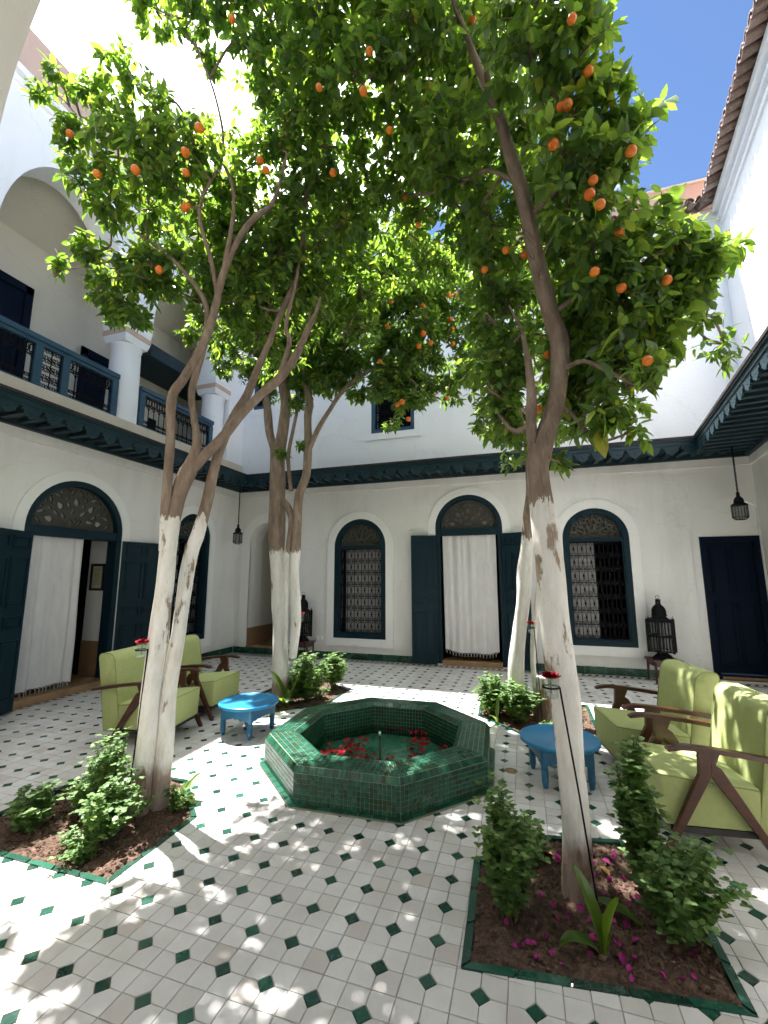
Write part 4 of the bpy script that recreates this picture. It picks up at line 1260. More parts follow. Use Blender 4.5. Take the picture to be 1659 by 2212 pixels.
RR_TRUNKS = [[(-0.166,5.35,-0.009,0.088),(-0.133,5.35,0.471,0.084),(-0.076,5.35,0.938,0.078),(-0.004,5.35,1.362,0.078),(0.027,5.35,1.685,0.074),(0.075,5.35,2.013,0.07),(0.099,5.35,2.29,0.06),(0.129,5.35,2.57,0.058),(0.152,5.35,2.912,0.06)],[(0.091,5.3,0.102,0.035),(0.058,5.3,0.493,0.03),(0.076,5.3,0.847,0.034),(0.128,5.3,1.261,0.03),(0.179,5.3,1.576,0.022)]]
RR_BRANCHES = [[(0.152,5.35,2.912,0.06),(0.095,5.35,3.508,0.05),(-0.098,5.3,4.126,0.04),(-0.361,5.3,4.811,0.03),(-0.641,5.3,5.544,0.02)],[(0.152,5.35,2.912,0.05),(0.218,5.35,3.794,0.04),(0.154,5.35,4.74,0.03),(0.02,5.35,5.559,0.02)],[(0.095,5.35,3.508,0.04),(0.391,5.3,4.048,0.025),(0.688,5.3,4.606,0.015)]]
FL_CLUMPS = [(-3.033,2.35,3.969,0.151),(-3.257,2.37,3.951,0.13),(-3.003,2.41,3.754,0.14),(-2.869,2.4,3.966,0.162),(-2.75,2.41,4.112,0.162),(-3.362,2.27,4.33,0.13),(-2.942,2.54,3.698,0.108),(-3.173,2.43,3.719,0.097),(-3.258,2.15,4.709,0.162),(-3.057,2.19,4.514,0.162),(-3.311,2.09,4.925,0.14),(-2.703,2.57,3.965,0.173),(-2.621,2.832,4.314,0.199),(-2.273,2.77,4.271,0.21),(-2.026,2.806,4.414,0.249),(-1.838,2.97,4.048,0.259),(-2.131,2.99,4.037,0.238),(-1.588,2.99,4.359,0.27),(-1.628,3.17,4.14,0.238),(-1.302,2.93,4.497,0.238),(-2.612,2.79,4.008,0.162),(-2.576,2.05,4.788,0.216),(-2.315,2.13,4.864,0.216),(-1.747,2.788,4.499,0.231),(-2.217,3.136,3.78,0.147),(-2.36,2.91,3.943,0.162),(-3.392,1.965,5.582,0.13),(-3.686,2.0,5.59,0.097),(-3.143,2.04,5.463,0.173),(-2.794,2.05,5.504,0.184),(-3.238,2.04,5.061,0.162),(-2.797,2.03,4.928,0.238),(-2.561,2.19,5.195,0.194),(-2.922,2.12,4.696,0.205),(-2.478,2.1,4.608,0.259),(-2.196,2.18,4.675,0.238),(-2.719,2.3,4.472,0.216),(-2.386,2.38,4.53,0.238),(-3.167,2.32,4.536,0.14),(-2.134,2.44,4.678,0.216),(-3.687,2.305,4.2,0.108),(-3.276,2.295,4.219,0.14),(-2.95,2.41,4.162,0.162),(-3.101,2.34,3.812,0.119),(-2.918,2.43,3.666,0.108),(-2.957,2.57,4.022,0.151),(-2.559,2.5,4.176,0.194),(-2.439,2.77,4.587,0.223),(-2.067,2.806,4.789,0.267),(-1.912,2.6,4.941,0.259),(-1.828,2.79,4.261,0.238),(-2.136,2.79,4.077,0.208),(-1.661,2.78,4.686,0.259),(-2.432,2.86,4.152,0.151),(-2.591,2.84,3.812,0.086),(-2.709,2.165,6.246,0.216),(-2.278,2.18,5.986,0.238),(-1.911,2.17,5.834,0.259),(-2.22,2.27,5.684,0.13),(-1.556,2.2,5.577,0.259),(-1.583,2.33,5.229,0.238),(-1.621,2.54,5.034,0.259),(-1.378,2.72,4.799,0.216),(-1.833,2.255,5.554,0.151),(-1.171,2.19,5.417,0.302),(-1.22,2.3,5.157,0.302),(-1.36,2.51,5.029,0.281),(-0.905,2.31,5.388,0.302),(-1.738,2.95,4.099,0.216),(-2.15,2.06,6.266,0.324),(-1.598,2.06,5.961,0.346),(-1.078,2.06,5.673,0.378)]
FR_CLUMPS = [(-0.157,2.75,3.236,0.162),(-0.2,2.8,3.001,0.151),(-0.117,2.77,3.516,0.184),(0.007,2.748,2.876,0.125),(-0.057,2.766,2.766,0.147),(-0.039,2.789,2.518,0.117),(0.403,2.887,3.209,0.209),(0.321,2.84,2.951,0.146),(0.474,2.835,2.798,0.148),(0.354,2.827,2.625,0.138),(0.448,2.5,2.403,0.092),(0.528,2.45,2.69,0.119),(0.654,2.5,2.681,0.14),(0.881,2.7,3.15,0.184),(1.048,2.73,3.343,0.162),(0.807,2.7,2.842,0.13),(0.582,2.54,3.138,0.194),(0.581,2.46,3.312,0.194),(0.811,2.54,3.374,0.194),(0.572,2.57,2.927,0.184),(0.976,2.6,3.497,0.13),(0.42,2.802,3.618,0.206),(0.412,2.852,3.419,0.204),(-0.918,2.88,4.553,0.216),(-0.512,2.58,4.518,0.216),(-0.872,2.32,4.957,0.302),(-1.066,2.64,4.943,0.194),(-1.059,2.83,4.762,0.216),(-0.538,2.19,5.109,0.302),(-0.57,2.3,4.876,0.302),(-0.593,2.51,4.736,0.216),(-0.717,2.71,4.609,0.259),(-0.328,2.632,5.63,0.36),(-0.34,2.632,5.18,0.342),(-0.309,2.32,4.369,0.281),(-0.347,2.53,4.225,0.238),(-0.03,2.632,5.527,0.38),(-0.047,2.654,5.123,0.337),(0.187,1.99,4.455,0.281),(0.18,2.1,4.283,0.281),(-0.097,2.696,4.727,0.299),(0.235,2.638,4.571,0.258),(0.372,1.99,4.364,0.216),(0.373,2.09,4.216,0.238),(0.384,2.21,4.009,0.238),(0.538,2.19,3.984,0.162),(0.667,2.225,3.876,0.151),(0.492,2.12,4.117,0.14),(0.424,1.97,4.366,0.13),(0.321,2.19,3.776,0.216),(0.496,2.18,3.733,0.194),(0.631,2.17,3.702,0.108),(0.298,2.69,4.105,0.225),(-0.113,2.708,4.328,0.242),(0.476,2.25,3.615,0.173),(0.341,2.3,3.561,0.216),(0.287,2.82,3.77,0.224),(-0.683,3.01,4.475,0.151),(-0.095,2.72,4.004,0.216),(0.478,2.37,3.382,0.216),(0.681,2.44,3.471,0.173),(0.868,2.54,3.505,0.184),(0.686,2.53,3.281,0.216),(0.898,2.62,3.327,0.184),(1.089,2.69,3.422,0.162),(1.266,2.795,3.445,0.097),(0.478,2.46,3.192,0.216),(0.712,2.61,3.098,0.194),(0.926,2.69,3.163,0.162),(1.086,2.765,3.254,0.13),(0.885,2.76,3.008,0.13),(0.715,2.68,2.935,0.162),(0.517,2.905,3.198,0.243),(1.106,2.84,3.073,0.076),(-0.106,2.71,3.679,0.194),(0.001,2.775,3.424,0.165),(-0.012,2.784,3.128,0.171),(-0.242,2.95,4.133,0.162),(-0.082,2.784,2.875,0.169),(-0.063,2.768,2.624,0.126),(-0.0,2.771,2.415,0.095),(0.386,2.869,2.972,0.188),(0.486,2.84,2.956,0.155),(0.39,2.835,2.748,0.148),(0.482,2.5,2.559,0.11),(0.397,2.792,2.515,0.117),(0.617,2.3,2.576,0.092),(0.495,2.5,2.424,0.064),(0.249,2.753,2.237,0.079),(0.571,2.5,2.777,0.151),(-0.591,2.06,5.404,0.378),(-0.207,1.96,5.02,0.378),(0.128,1.86,4.663,0.324)]
RL_CLUMPS = [(-3.786,5.0,5.302,0.308),(-3.39,5.0,5.372,0.33),(-2.913,5.0,4.845,0.33),(-3.242,5.05,4.788,0.308),(-2.468,5.0,4.355,0.264),(-2.818,5.0,4.135,0.176),(-3.535,5.05,4.403,0.154),(-2.173,4.95,4.55,0.264),(-1.614,4.85,4.4,0.264),(-1.356,4.8,3.9,0.22),(-1.234,4.8,4.308,0.242),(-2.722,4.9,5.173,0.33),(-4.126,5.0,5.445,0.22),(-1.723,4.8,4.907,0.286),(-1.412,4.8,4.527,0.242),(-2.252,4.8,5.15,0.286),(-2.75,4.8,5.537,0.308),(-2.439,4.95,4.126,0.198),(-2.726,4.95,4.371,0.275),(-3.278,5.0,4.553,0.22),(-3.665,5.0,4.543,0.176),(-1.883,4.9,3.895,0.154),(-1.475,4.8,4.101,0.22),(-1.125,4.8,3.688,0.154),(-4.261,5.0,4.937,0.154),(-3.956,5.0,5.411,0.198),(-1.083,4.7,4.962,0.242),(-2.037,4.6,5.631,0.308),(-1.53,4.6,5.246,0.286),(-2.281,4.4,6.135,0.352),(-1.806,4.5,5.888,0.352),(-1.347,4.6,5.522,0.352),(-0.903,4.7,5.297,0.308),(-2.315,4.5,5.425,0.33),(-1.84,4.6,5.254,0.33),(-1.35,4.6,4.953,0.308),(-0.973,4.7,4.57,0.22),(-3.014,4.9,5.162,0.374),(-2.497,4.9,4.715,0.33),(-3.528,5.0,4.957,0.286),(-4.106,5.0,5.136,0.22),(-4.69,5.0,5.479,0.154),(-3.05,5.0,4.516,0.308),(-1.991,5.0,4.412,0.22),(-1.631,4.9,3.985,0.22),(-1.299,4.8,3.652,0.176),(-1.178,4.8,4.054,0.176),(-2.258,5.0,4.188,0.154),(-4.161,5.0,4.696,0.143),(-3.2,4.8,5.712,0.308),(-3.646,4.9,5.51,0.242),(-2.855,4.95,3.917,0.11),(-3.045,4.95,3.211,0.11),(-2.731,4.95,3.311,0.088),(-3.403,5.1,4.191,0.132),(-2.402,4.7,4.917,0.308),(-1.981,4.8,4.828,0.242),(-4.502,5.0,5.915,0.132)]
RR_CLUMPS = [(-0.254,5.3,4.531,0.264),(-0.114,5.3,3.758,0.22),(-0.41,5.3,3.428,0.154),(-0.549,5.2,4.148,0.22),(-0.077,5.3,3.331,0.154),(-0.926,5.1,5.198,0.275),(0.474,5.3,5.542,0.33),(0.785,5.4,5.152,0.33),(-0.745,5.2,5.771,0.33),(-0.576,5.2,5.188,0.33),(-0.321,5.2,5.664,0.308),(-0.829,5.2,4.843,0.242),(-0.537,5.2,4.527,0.275),(-0.175,5.3,5.036,0.308),(0.19,5.3,5.48,0.308),(-0.943,5.1,4.353,0.198),(-0.774,5.1,3.949,0.198),(-1.05,5.0,3.945,0.176),(-0.328,5.3,4.099,0.22),(-0.287,5.3,3.658,0.22),(-0.192,5.3,3.224,0.132),(0.093,5.4,4.653,0.275),(0.454,5.4,5.097,0.33),(0.527,5.4,4.446,0.275),(-0.464,5.0,6.077,0.275),(0.488,5.4,3.778,0.22),(0.858,5.4,4.633,0.275),(0.461,5.4,3.305,0.176)]
FL_ORANGES = [(-1.702,1.942,5.302),(-1.912,1.94,4.513),(-3.088,1.897,4.852),(-1.741,2.372,4.659),(-1.684,2.372,4.555),(-2.028,1.971,4.239),(-2.046,1.971,4.404),(-2.359,1.872,4.269),(-2.815,1.94,4.456),(-2.193,2.171,4.22),(-2.222,2.171,4.213),(-2.519,2.268,3.858),(-1.079,2.034,4.607),(-1.209,2.53,4.539),(-0.745,2.044,4.745)]
FR_ORANGES = [(-0.325,2.315,5.306),(-0.011,2.298,5.115),(-0.14,2.298,5.066),(0.428,1.997,4.029),(-0.703,2.32,4.478),(0.245,2.0,3.676),(0.598,2.075,3.594),(0.428,2.098,3.51),(0.406,2.098,3.435),(0.449,2.098,3.366),(0.566,2.288,3.331),(0.432,2.27,3.129),(0.573,2.369,3.073),(0.107,2.623,3.594),(-0.007,2.539,3.586),(0.211,2.712,2.932),(0.618,2.219,2.574),(0.29,2.001,3.88),(0.322,2.001,3.879),(0.813,2.458,3.128),(0.135,2.657,2.562),(-0.748,2.877,4.506),(-0.643,2.877,4.242),(-0.142,2.539,3.483),(0.54,2.691,3.15),(-0.787,2.054,4.484),(0.337,1.8,4.096)]
RL_ORANGES = [(-1.494,4.353,5.107),(-1.538,4.622,4.145),(-1.327,4.648,3.571),(-1.269,4.648,3.598),(-1.193,4.648,3.377),(-0.884,4.51,4.208),(-1.3,4.334,4.704),(-0.964,4.491,4.677),(-1.044,4.591,4.24),(-0.969,4.51,4.339),(-1.432,4.591,4.564)]
RR_ORANGES = [(-0.572,4.763,5.905),(-0.512,4.763,6.194),(-0.63,4.915,5.033),(-0.709,4.862,5.002),(-1.056,4.991,4.865),(-0.718,4.991,4.759),(-0.698,4.991,4.628),(-0.78,4.929,3.694),(-0.481,5.11,3.795),(-0.694,4.963,4.412),(0.01,5.034,5.135)]

# ================================================================= FOUNTAIN
ft = thing('fountain', 'low octagonal green tiled fountain with a thin central jet pipe', 'fountain', (FC[0], FC[1], 0))
OCT = {k: octagon(a) for k, a in dict(plinth=.952, out=.912, cham=.880, rim=.690, inch=.650, pool=.650).items()}
Z_ = dict(plinth=.010, out0=.0, out=.205, cham=.243, rim=.255, inch=.225, pool=-.04)
cells = []
def facets(o1, z1, o2, z2, rows, size, skew=0.0, half=False):
    for s_ in range(8):
        a, b = Vector((*o1[s_], z1)), Vector((*o1[(s_ + 1) % 8], z1))
        d, c = Vector((*o2[s_], z2)), Vector((*o2[(s_ + 1) % 8], z2))
        for r_ in range(rows):
            t0, t1 = r_ / rows, (r_ + 1) / rows
            A, B, D, C_ = a.lerp(d, t0), b.lerp(c, t0), a.lerp(d, t1), b.lerp(c, t1)
            n = max(2, round(((A - B).length + (D - C_).length) / 2 / size))
            sh = 0.5 if half and r_ % 2 else 0.0
            e = [0] + [(k + sh) / n for k in range(0 if sh else 1, n)] + [1]
            for u0, u1 in zip(e, e[1:]):
                if u1 - u0 < .2 / n: continue
                cells.append((A.lerp(B, u0), A.lerp(B, u1), D.lerp(C_, u1), D.lerp(C_, u0)))
facets(OCT['out'], 0.012, OCT['out'], Z_['out'], 6, .0305)
facets(OCT['out'], Z_['out'], OCT['cham'], Z_['cham'], 1, .0305)
facets(OCT['cham'], Z_['cham'], OCT['rim'], Z_['rim'], 5, .036, half=True)
facets(OCT['rim'], Z_['rim'], OCT['inch'], Z_['inch'], 1, .0305)
facets(OCT['inch'], Z_['inch'], OCT['pool'], Z_['pool'], 8, .0305)
facets(OCT['plinth'], Z_['plinth'], OCT['out'], .012, 1, .10)
def cell_geo(c, mb, o=Vector((0, 0, 0)), th=.004, g=.0016):
    ctr = (c[0] + c[1] + c[2] + c[3]) / 4
    n = (c[1] - c[0]).cross(c[3] - c[0]).normalized()
    tilt = Vector((rng.gauss(0, .010), rng.gauss(0, .010), rng.gauss(0, .010)))
    top, bot = [], []
    for p in c:
        d = ctr - p
        q = p + d.normalized() * g * 1.4
        top.append(mb.p(*(q + d.normalized() * .001 + n * (th + (p - ctr).dot(tilt)) - o)))
        bot.append(mb.p(*(q - n * .001 - o)))
    mb.f.append(tuple(top))
    for k in range(4):
        mb.f.append((bot[k], bot[(k + 1) % 4], top[(k + 1) % 4], top[k]))
sc = []
for c in cells:
    ctr = (c[0] + c[1] + c[2] + c[3]) / 4
    n = (c[1] - c[0]).cross(c[3] - c[0])
    v = Vector(EYE) - ctr
    sc.append((n.dot(v.normalized()) / v.length_squared, c))
sc.sort(key=lambda t: -t[0])
for s_, c in sc[:300]:
    ctr = (c[0] + c[1] + c[2] + c[3]) / 4
    mb = MB(); cell_geo(c, mb, ctr)
    link('tile', mb.mesh('tile'), 'pool_tile', ft, ctr - Vector((FC[0], FC[1], 0)))
mb = MB()
for s_, c in sc[300:]: cell_geo(c, mb)
mk('more_tiles', mb, 'pool_tile', ft)['kind'] = 'stuff'
mb = MB()     # mortar body under the tiles
seq = [(octagon(.947), -.02), (octagon(.947), Z_['plinth'] - .002), (OCT['out'], .0115), (OCT['out'], Z_['out']), (OCT['cham'], Z_['cham']), (OCT['rim'], Z_['rim']), (OCT['inch'], Z_['inch']), (OCT['pool'], Z_['pool'])]
rings = [[mb.p(x, y, z) for x, y in o] for o, z in seq]
for A, B in zip(rings, rings[1:]):
    for k in range(8): mb.f.append((A[k], A[(k + 1) % 8], B[(k + 1) % 8], B[k]))
mk('basin', mb, 'pool_grout', ft)
# basin floor of larger tiles
mb = MB()
s_ = .075
for i in range(-10, 10):
    for j in range(-10, 10):
        q = [(FC[0] + (i + a) * s_, FC[1] + (j + b) * s_) for a, b in ((.012, .012), (.988, .012), (.988, .988), (.012, .988))]
        o8 = OCT['pool']
        for k in range(8): q = clip(q, o8[k], o8[(k + 1) % 8], True) if len(q) > 2 else q
        if len(q) > 2: mb.f.append(tuple(mb.p(x, y, -.038) for x, y in q))
mk('basin_floor', mb, 'basin_tile', ft)['kind'] = 'stuff'
mb = MB(); mb.f.append(tuple(mb.p(x, y, -.042) for x, y in octagon(.66)))
mk('basin_bed', mb, 'pool_grout', ft)
WZ = 0.040
mb = MB()
nn = 40
idx = {}
for k in range(8):
    pass
o8 = octagon(.645)
mb.f.append(tuple(mb.p(x, y, WZ) for x, y in o8))
wt = mk('water', mb, 'water', None)
wt['kind'] = 'structure'
mb = MB(); mb.tube([(FC[0] + .04, FC[1] - .16, -.04), (FC[0] + .04, FC[1] - .16, .235)], .0085, 10); mb.lathe([(.03, -.04), (.03, -.02), (.012, -.01)], 14, (FC[0] + .04, FC[1] - .16, 0))
jp = mk('jet_pipe', mb, 'copper', ft, 40)
mb = MB(); mb.lathe([(.010, .235), (.014, .24), (.014, .256), (.008, .268), (.003, .27)], 12, (FC[0] + .04, FC[1] - .16, 0))
mk('nozzle', mb, 'steel', jp, 40)
# splashing water round the foot of the jet
mb = MB()
r2 = random.Random(5)
for k in range(46):
    an, rr = r2.uniform(0, 6.28), abs(r2.gauss(0, .07))
    x, y, r = FC[0] + .05 + rr * math.cos(an) * 1.3, FC[1] - .19 + rr * math.sin(an), r2.uniform(.003, .009)
    mb.lathe([(r * .4, 0), (r, r * .35), (r * .8, r * .8), (r * .2, r)], 6, (x, y, WZ - .001))
tag(mk('splash', mb, 'jar', None, 60, base=(FC[0], FC[1], WZ)), 'small splash of water drops at the foot of the fountain jet', 'water')

def petal_mesh(name, mat, s, cup=.35, seed=0):
    r_ = random.Random(seed)
    mb = MB()
    n = 7
    c = mb.p(0, 0, -s * .08)
    ring = []
    for k in range(n):
        a = 2 * math.pi * k / n
        r = s * (.5 + .1 * math.cos(a)) * r_.uniform(.85, 1.1)
        ring.append(mb.p(r * math.cos(a), r * .82 * math.sin(a), s * cup * (.35 + .3 * r_.random()) * abs(math.sin(a)) ))
    for k in range(n): mb.f.append((c, ring[k], ring[(k + 1) % n]))
    me = mb.mesh(name, smooth=80)
    me.materials.append(M[mat])
    return me
RP = [petal_mesh('rose_petal', 'rose', .042, .4, k) for k in range(4)]
r2 = random.Random(21)
def scatter(n, groups):
    out = []
    for cx, cy, sx, sy, k in groups:
        for _ in range(k): out.append((r2.gauss(cx, sx), r2.gauss(cy, sy)))
    return out
spots = scatter(0, [(-1.64, 3.58, .09, .14, 60), (-1.52, 3.86, .06, .09, 34), (-1.30, 3.60, .09, .06, 34), (-1.00, 4.02, .05, .15, 34), (-.90, 3.72, .06, .06, 22), (-1.15, 4.33, .16, .025, 18), (-.70, 3.75, .05, .05, 12), (-.76, 4.05, .03, .05, 4)])
inner = octagon(.60)
for x, y in spots:
    if not inside((x, y), inner): continue
    o = link('rose_petal', r2.choice(RP), None, None, (x, y, WZ + .003 + r2.uniform(0, .012)))
    o.rotation_euler = (r2.gauss(0, .25), r2.gauss(0, .25), r2.uniform(0, 6.28))
    s = r2.uniform(.75, 1.25); o.scale = (s, s, s)
    tag(o, 'red rose petal floating in the green fountain', 'petal', 'rose petals floating in the fountain')

# brass drain in the paving beside the fountain
dr = MB(); dr.lathe([(.052, -.004), (.052, .002), (.046, .0035), (.0, .0035)], 28, (-.17, 3.86, 0))
d_ = mk('floor_drain', dr, 'brass', None, 40, base=(-.17, 3.86, 0))
tag(d_, 'small round brass drain cover in the paving right of the fountain', 'drain')
for k in range(9):
    a = 2 * math.pi * k / 9
    mb = MB(); mb.lathe([(.006, 0), (.006, .0042)], 8, (-.17 + .033 * math.cos(a), 3.86 + .033 * math.sin(a), 0))
    mk('slot', mb, 'black', d_)

# ================================================================= PLANTING BEDS
def soil_z(x, y): return -.012 + .026 * noise.fractal(Vector((x * 7, y * 7, 3)), .9, 2.1, 5) + .018 * abs(noise.noise(Vector((x * 26, y * 26, 9))))
bed_labels = {
    'front_left': 'sunlit front left bed of red soil edged with green tile',
    'front_right': 'front right bed of dark soil edged with green tile',
    'back_left': 'bed of soil beyond the fountain on the left, round the many stemmed trunk',
    'back_right': 'bed of soil beyond the fountain on the right, behind the blue table'}
bed_obj = {}
for nm, poly in BEDS.items():
    cx = sum(p[0] for p in poly) / len(poly); cy = sum(p[1] for p in poly) / len(poly)
    bd = thing('planting_bed', bed_labels[nm], 'planting bed', (cx, cy, 0), group='planting beds')
    bed_obj[nm] = bd
    mb = MB()
    st = .017 if nm.startswith('front') else .03
    x0, x1 = min(p[0] for p in poly) - .03, max(p[0] for p in poly) + .03
    y0, y1 = min(p[1] for p in poly) - .03, max(p[1] for p in poly) + .03
    nx, ny = int((x1 - x0) / st) + 1, int((y1 - y0) / st) + 1
    g = grow(poly, .02)
    ids = {}
    for i in range(nx + 1):
        for j in range(ny + 1):
            x, y = x0 + i * st, y0 + j * st
            if inside((x, y), g): ids[i, j] = mb.p(x + r2.gauss(0, st * .15), y + r2.gauss(0, st * .15), soil_z(x, y))
    for i in range(nx):
        for j in range(ny):
            q = [(i, j), (i + 1, j), (i + 1, j + 1), (i, j + 1)]
            if all(k in ids for k in q): mb.f.append(tuple(ids[k] for k in q))
    # clods lying on the surface
    nc = 2400 if nm.startswith('front') else 500
    for _ in range(nc):
        x, y = r2.uniform(x0, x1), r2.uniform(y0, y1)
        if not inside((x, y), poly): continue
        r = min(abs(r2.gauss(.003, .0055)) + .003, .021)
        z = soil_z(x, y) + r * .3
        ring = []
        tp, bt = mb.p(x + r2.gauss(0, r * .2), y, z + r * r2.uniform(.6, 1)), mb.p(x, y, z - r)
        for k in range(5):
            a = 6.28 * k / 5 + r2.random()*.5
            ring.append(mb.p(x + r * r2.uniform(.75, 1.25) * math.cos(a), y + r * r2.uniform(.75, 1.25) * math.sin(a), z + r * r2.uniform(-.25, .3)))
        for k in range(5): mb.f += [(tp, ring[k], ring[(k + 1) % 5]), (bt, ring[(k + 1) % 5], ring[k])]
    so = mk('soil', mb, 'soil', bd)
    so['kind'] = 'stuff'
    # edging of long green tiles
    out = grow(poly, BORDER)
    n = len(poly)
    for k in range(n):
        a, b, c, d = Vector(out[k]), Vector(out[(k + 1) % n]), Vector(poly[(k + 1) % n]), Vector(poly[k])
        m_ = max(1, round((b - a).length / .20))
        for i in range(m_):
            t0, t1 = i / m_ + .0035, (i + 1) / m_ - .0035
            q = [a.lerp(b, t0), a.lerp(b, t1), d.lerp(c, t1), d.lerp(c, t0)]
            mb = MB()
            h = .006 + r2.gauss(0, .001)
            lo = [mb.p(v.x, v.y, -.06) for v in q]
            ct = sum(q, Vector((0, 0))) / 4
            up = [mb.p(v.x + (ct.x - v.x) * .02, v.y + (ct.y - v.y) * .06, h) for v in q]
            mb.f.append(tuple(up))
            for e in range(4): mb.f.append((lo[e], lo[(e + 1) % 4], up[(e + 1) % 4], up[e]))
            mk('edging_tile', mb, 'green_tile', bd)

# magenta petals on the right hand bed, a few on the left
MP = [petal_mesh('fallen_petal', 'magenta', .034, .6, k + 9) for k in range(4)]
def on_bed(nm, n, lab, grp, meshes, nmx, cat, region=None):
    k = 0
    while k < n:
        p = BEDS[nm]
        x = r2.uniform(min(v[0] for v in p), max(v[0] for v in p)); y = r2.uniform(min(v[1] for v in p), max(v[1] for v in p))
        if not inside((x, y), grow(p, -.03)) or (region and not region(x, y)): continue
        o = link(nmx, r2.choice(meshes), None, None, (x, y, soil_z(x, y) + .012))
        o.rotation_euler = (r2.gauss(0, .5), r2.gauss(0, .5), r2.uniform(0, 6.28))
        s = r2.uniform(.7, 1.25); o.scale = (s, s, s)
        tag(o, lab, cat, grp)
        k += 1
on_bed('front_right', 74, 'magenta petal fallen on the dark soil of the front right bed', 'magenta petals on the front right bed', MP, 'fallen_petal', 'petal', lambda x, y: x > 0.0 or y < 2.3)

# ================================================================= PLANTS
def leaf_arrays(pos, dirs, ups, ln, wd, curl=.18, fold=.22, shape=((0, 0), (.32, .5), (.68, .40), (1, 0))):
    """vectorised: one small folded, curved leaf for every row"""
    pos, dirs, ups = (np.asarray(a, float) for a in (pos, dirs, ups))
    ln, wd = np.asarray(ln, float)[:, None], np.asarray(wd, float)[:, None]
    d = dirs / np.linalg.norm(dirs, axis=1, keepdims=True)
    s = np.cross(d, ups); s /= np.linalg.norm(s, axis=1, keepdims=True) + 1e-9
    n = np.cross(s, d)
    def at(t, side):
        w = np.interp(t, [q[0] for q in shape], [q[1] for q in shape])
        return pos + d * ln * t + s * (wd * w * side) + n * (fold * wd * w * abs(side)) - n * (curl * ln * t * t)
    t1, t2 = shape[1][0], shape[2][0]
    V = np.stack([at(0, 0), at(t1, -1), at(t1, 0), at(t1, 1), at(t2, -1), at(t2, 0), at(t2, 1), at(1, 0)], 1)
    F4 = np.array([[1, 4, 5, 2], [2, 5, 6, 3]]); F3 = np.array([[0, 1, 2], [0, 2, 3], [4, 7, 5], [5, 7, 6]])
    return V, F3, F4
def leaf_object(name, V, F3, F4, mat, parent, off):
    N = V.shape[0]
    v = V.reshape(-1, 3) - np.array(off)
    base = (np.arange(N) * 8)[:, None, None]
    f3 = (F3[None] + base).reshape(-1, 3); f4 = (F4[None] + base).reshape(-1, 4)
    me = bpy.data.meshes.new(name)
    me.vertices.add(len(v)); me.vertices.foreach_set('co', v.ravel())
    nl = f3.size + f4.size
    me.loops.add(nl)
    me.loops.foreach_set('vertex_index', np.concatenate([f3.ravel(), f4.ravel()]).astype(np.int32))
    me.polygons.add(len(f3) + len(f4))
    st = np.concatenate([np.arange(len(f3)) * 3, len(f3) * 3 + np.arange(len(f4)) * 4]).astype(np.int32)
    me.polygons.foreach_set('loop_start', st)
    me.update(calc_edges=True)
    me.shade_smooth()
    return link(name, me, mat, parent)

def bush(label, c, h, r, stems, leaf=.03, seed=0, lean=(0, 0), density=1.0, bare=.15, group='mint and basil plants in the beds', cat='plant'):
    """upright stems carrying opposite pairs of small oval leaves"""
    g = np.random.default_rng(seed)
    c = (c[0], c[1], soil_z(*c) - .005)
    t = thing('leafy_plant', label, cat, c, group=group)
    sm = MB()
    pos, dr, up, ln, wd = [], [], [], [], []
    for k in range(stems):
        an = g.uniform(0, 6.28); rr = r * math.sqrt(g.uniform(.02, 1))
        hh = h * g.uniform(.62, 1.0) * (1 - .35 * (rr / r) ** 2)
        tip = np.array((rr * math.cos(an) + lean[0], rr * math.sin(an) + lean[1], hh))
        b0 = np.array((tip[0] * .25, tip[1] * .25, 0))
        mid = (b0 + tip) / 2 + np.array((g.normal(0, .02), g.normal(0, .02), hh * .1))
        path = smooth_path([b0, mid, tip], 5)
        sm.tube([Vector(q) + Vector(c) for q in path], [.0032 * (1 - .6 * i / len(path)) for i in range(len(path))], 4, False)
        n = int(hh / .028 * density) + 3
        for i in range(n):
            u = bare + (1 - bare) * (i + g.uniform(0, .6)) / n
            q = np.array(path[0]) * 0
            f = min(u, .999) * (len(path) - 1); a = int(f)
            q = path[a] + (path[min(a + 1, len(path) - 1)] - path[a]) * (f - a)
            for sd_ in (0, math.pi):
                az = i * 1.57 + sd_ + k + g.normal(0, .3)
                d = np.array((math.cos(az), math.sin(az), g.uniform(-.15, .55)))
                sz = leaf * g.uniform(.65, 1.25) * (1.15 - .45 * u)
                pos.append(q); dr.append(d); up.append((g.normal(0, .5), g.normal(0, .5), 1)); ln.append(sz * 1.25); wd.append(sz)
            if g.uniform() < .5:
                az = g.uniform(0, 6.28)
                s2 = leaf * .7
                q2 = q + np.array((math.cos(az), math.sin(az), .3)) * leaf * g.uniform(.8, 2.2)
                for sd_ in (0, 2.1, 4.2):
                    pos.append(q2); dr.append((math.cos(az + sd_), math.sin(az + sd_), .3)); up.append((0, 0, 1)); ln.append(s2 * 1.2); wd.append(s2)
    mk('stems', sm, 'stem', t)
    V, F3, F4 = leaf_arrays(pos, dr, up, ln, wd, .15, .18, ((0, 0), (.30, .5), (.70, .42), (1, 0)))
    o = leaf_object('foliage', V, F3, F4, 'mint', t, (0, 0, 0))
    o['kind'] = 'stuff'
    return t
bush('tall sunlit mint bush against the front left trunk', (-2.66, 2.36), .62, .17, 26, .031, 1, (.0, .02))
bush('broad mint plant in the middle of the front left bed', (-2.50, 2.17), .36, .22, 31, .031, 2, (.05, 0))
bush('leafy mint clump at the left end of the front left bed', (-3.00, 2.12), .30, .15, 17, .036, 3)
bush('mint clump between the left end and the tall bush of the front left bed', (-2.82, 2.36), .36, .15, 18, .034, 4)
bush('low pale sprawling herb at the front edge of the front left bed', (-2.42, 2.03), .17, .14, 20, .026, 5, (-.05, 0), 1.2, .05)
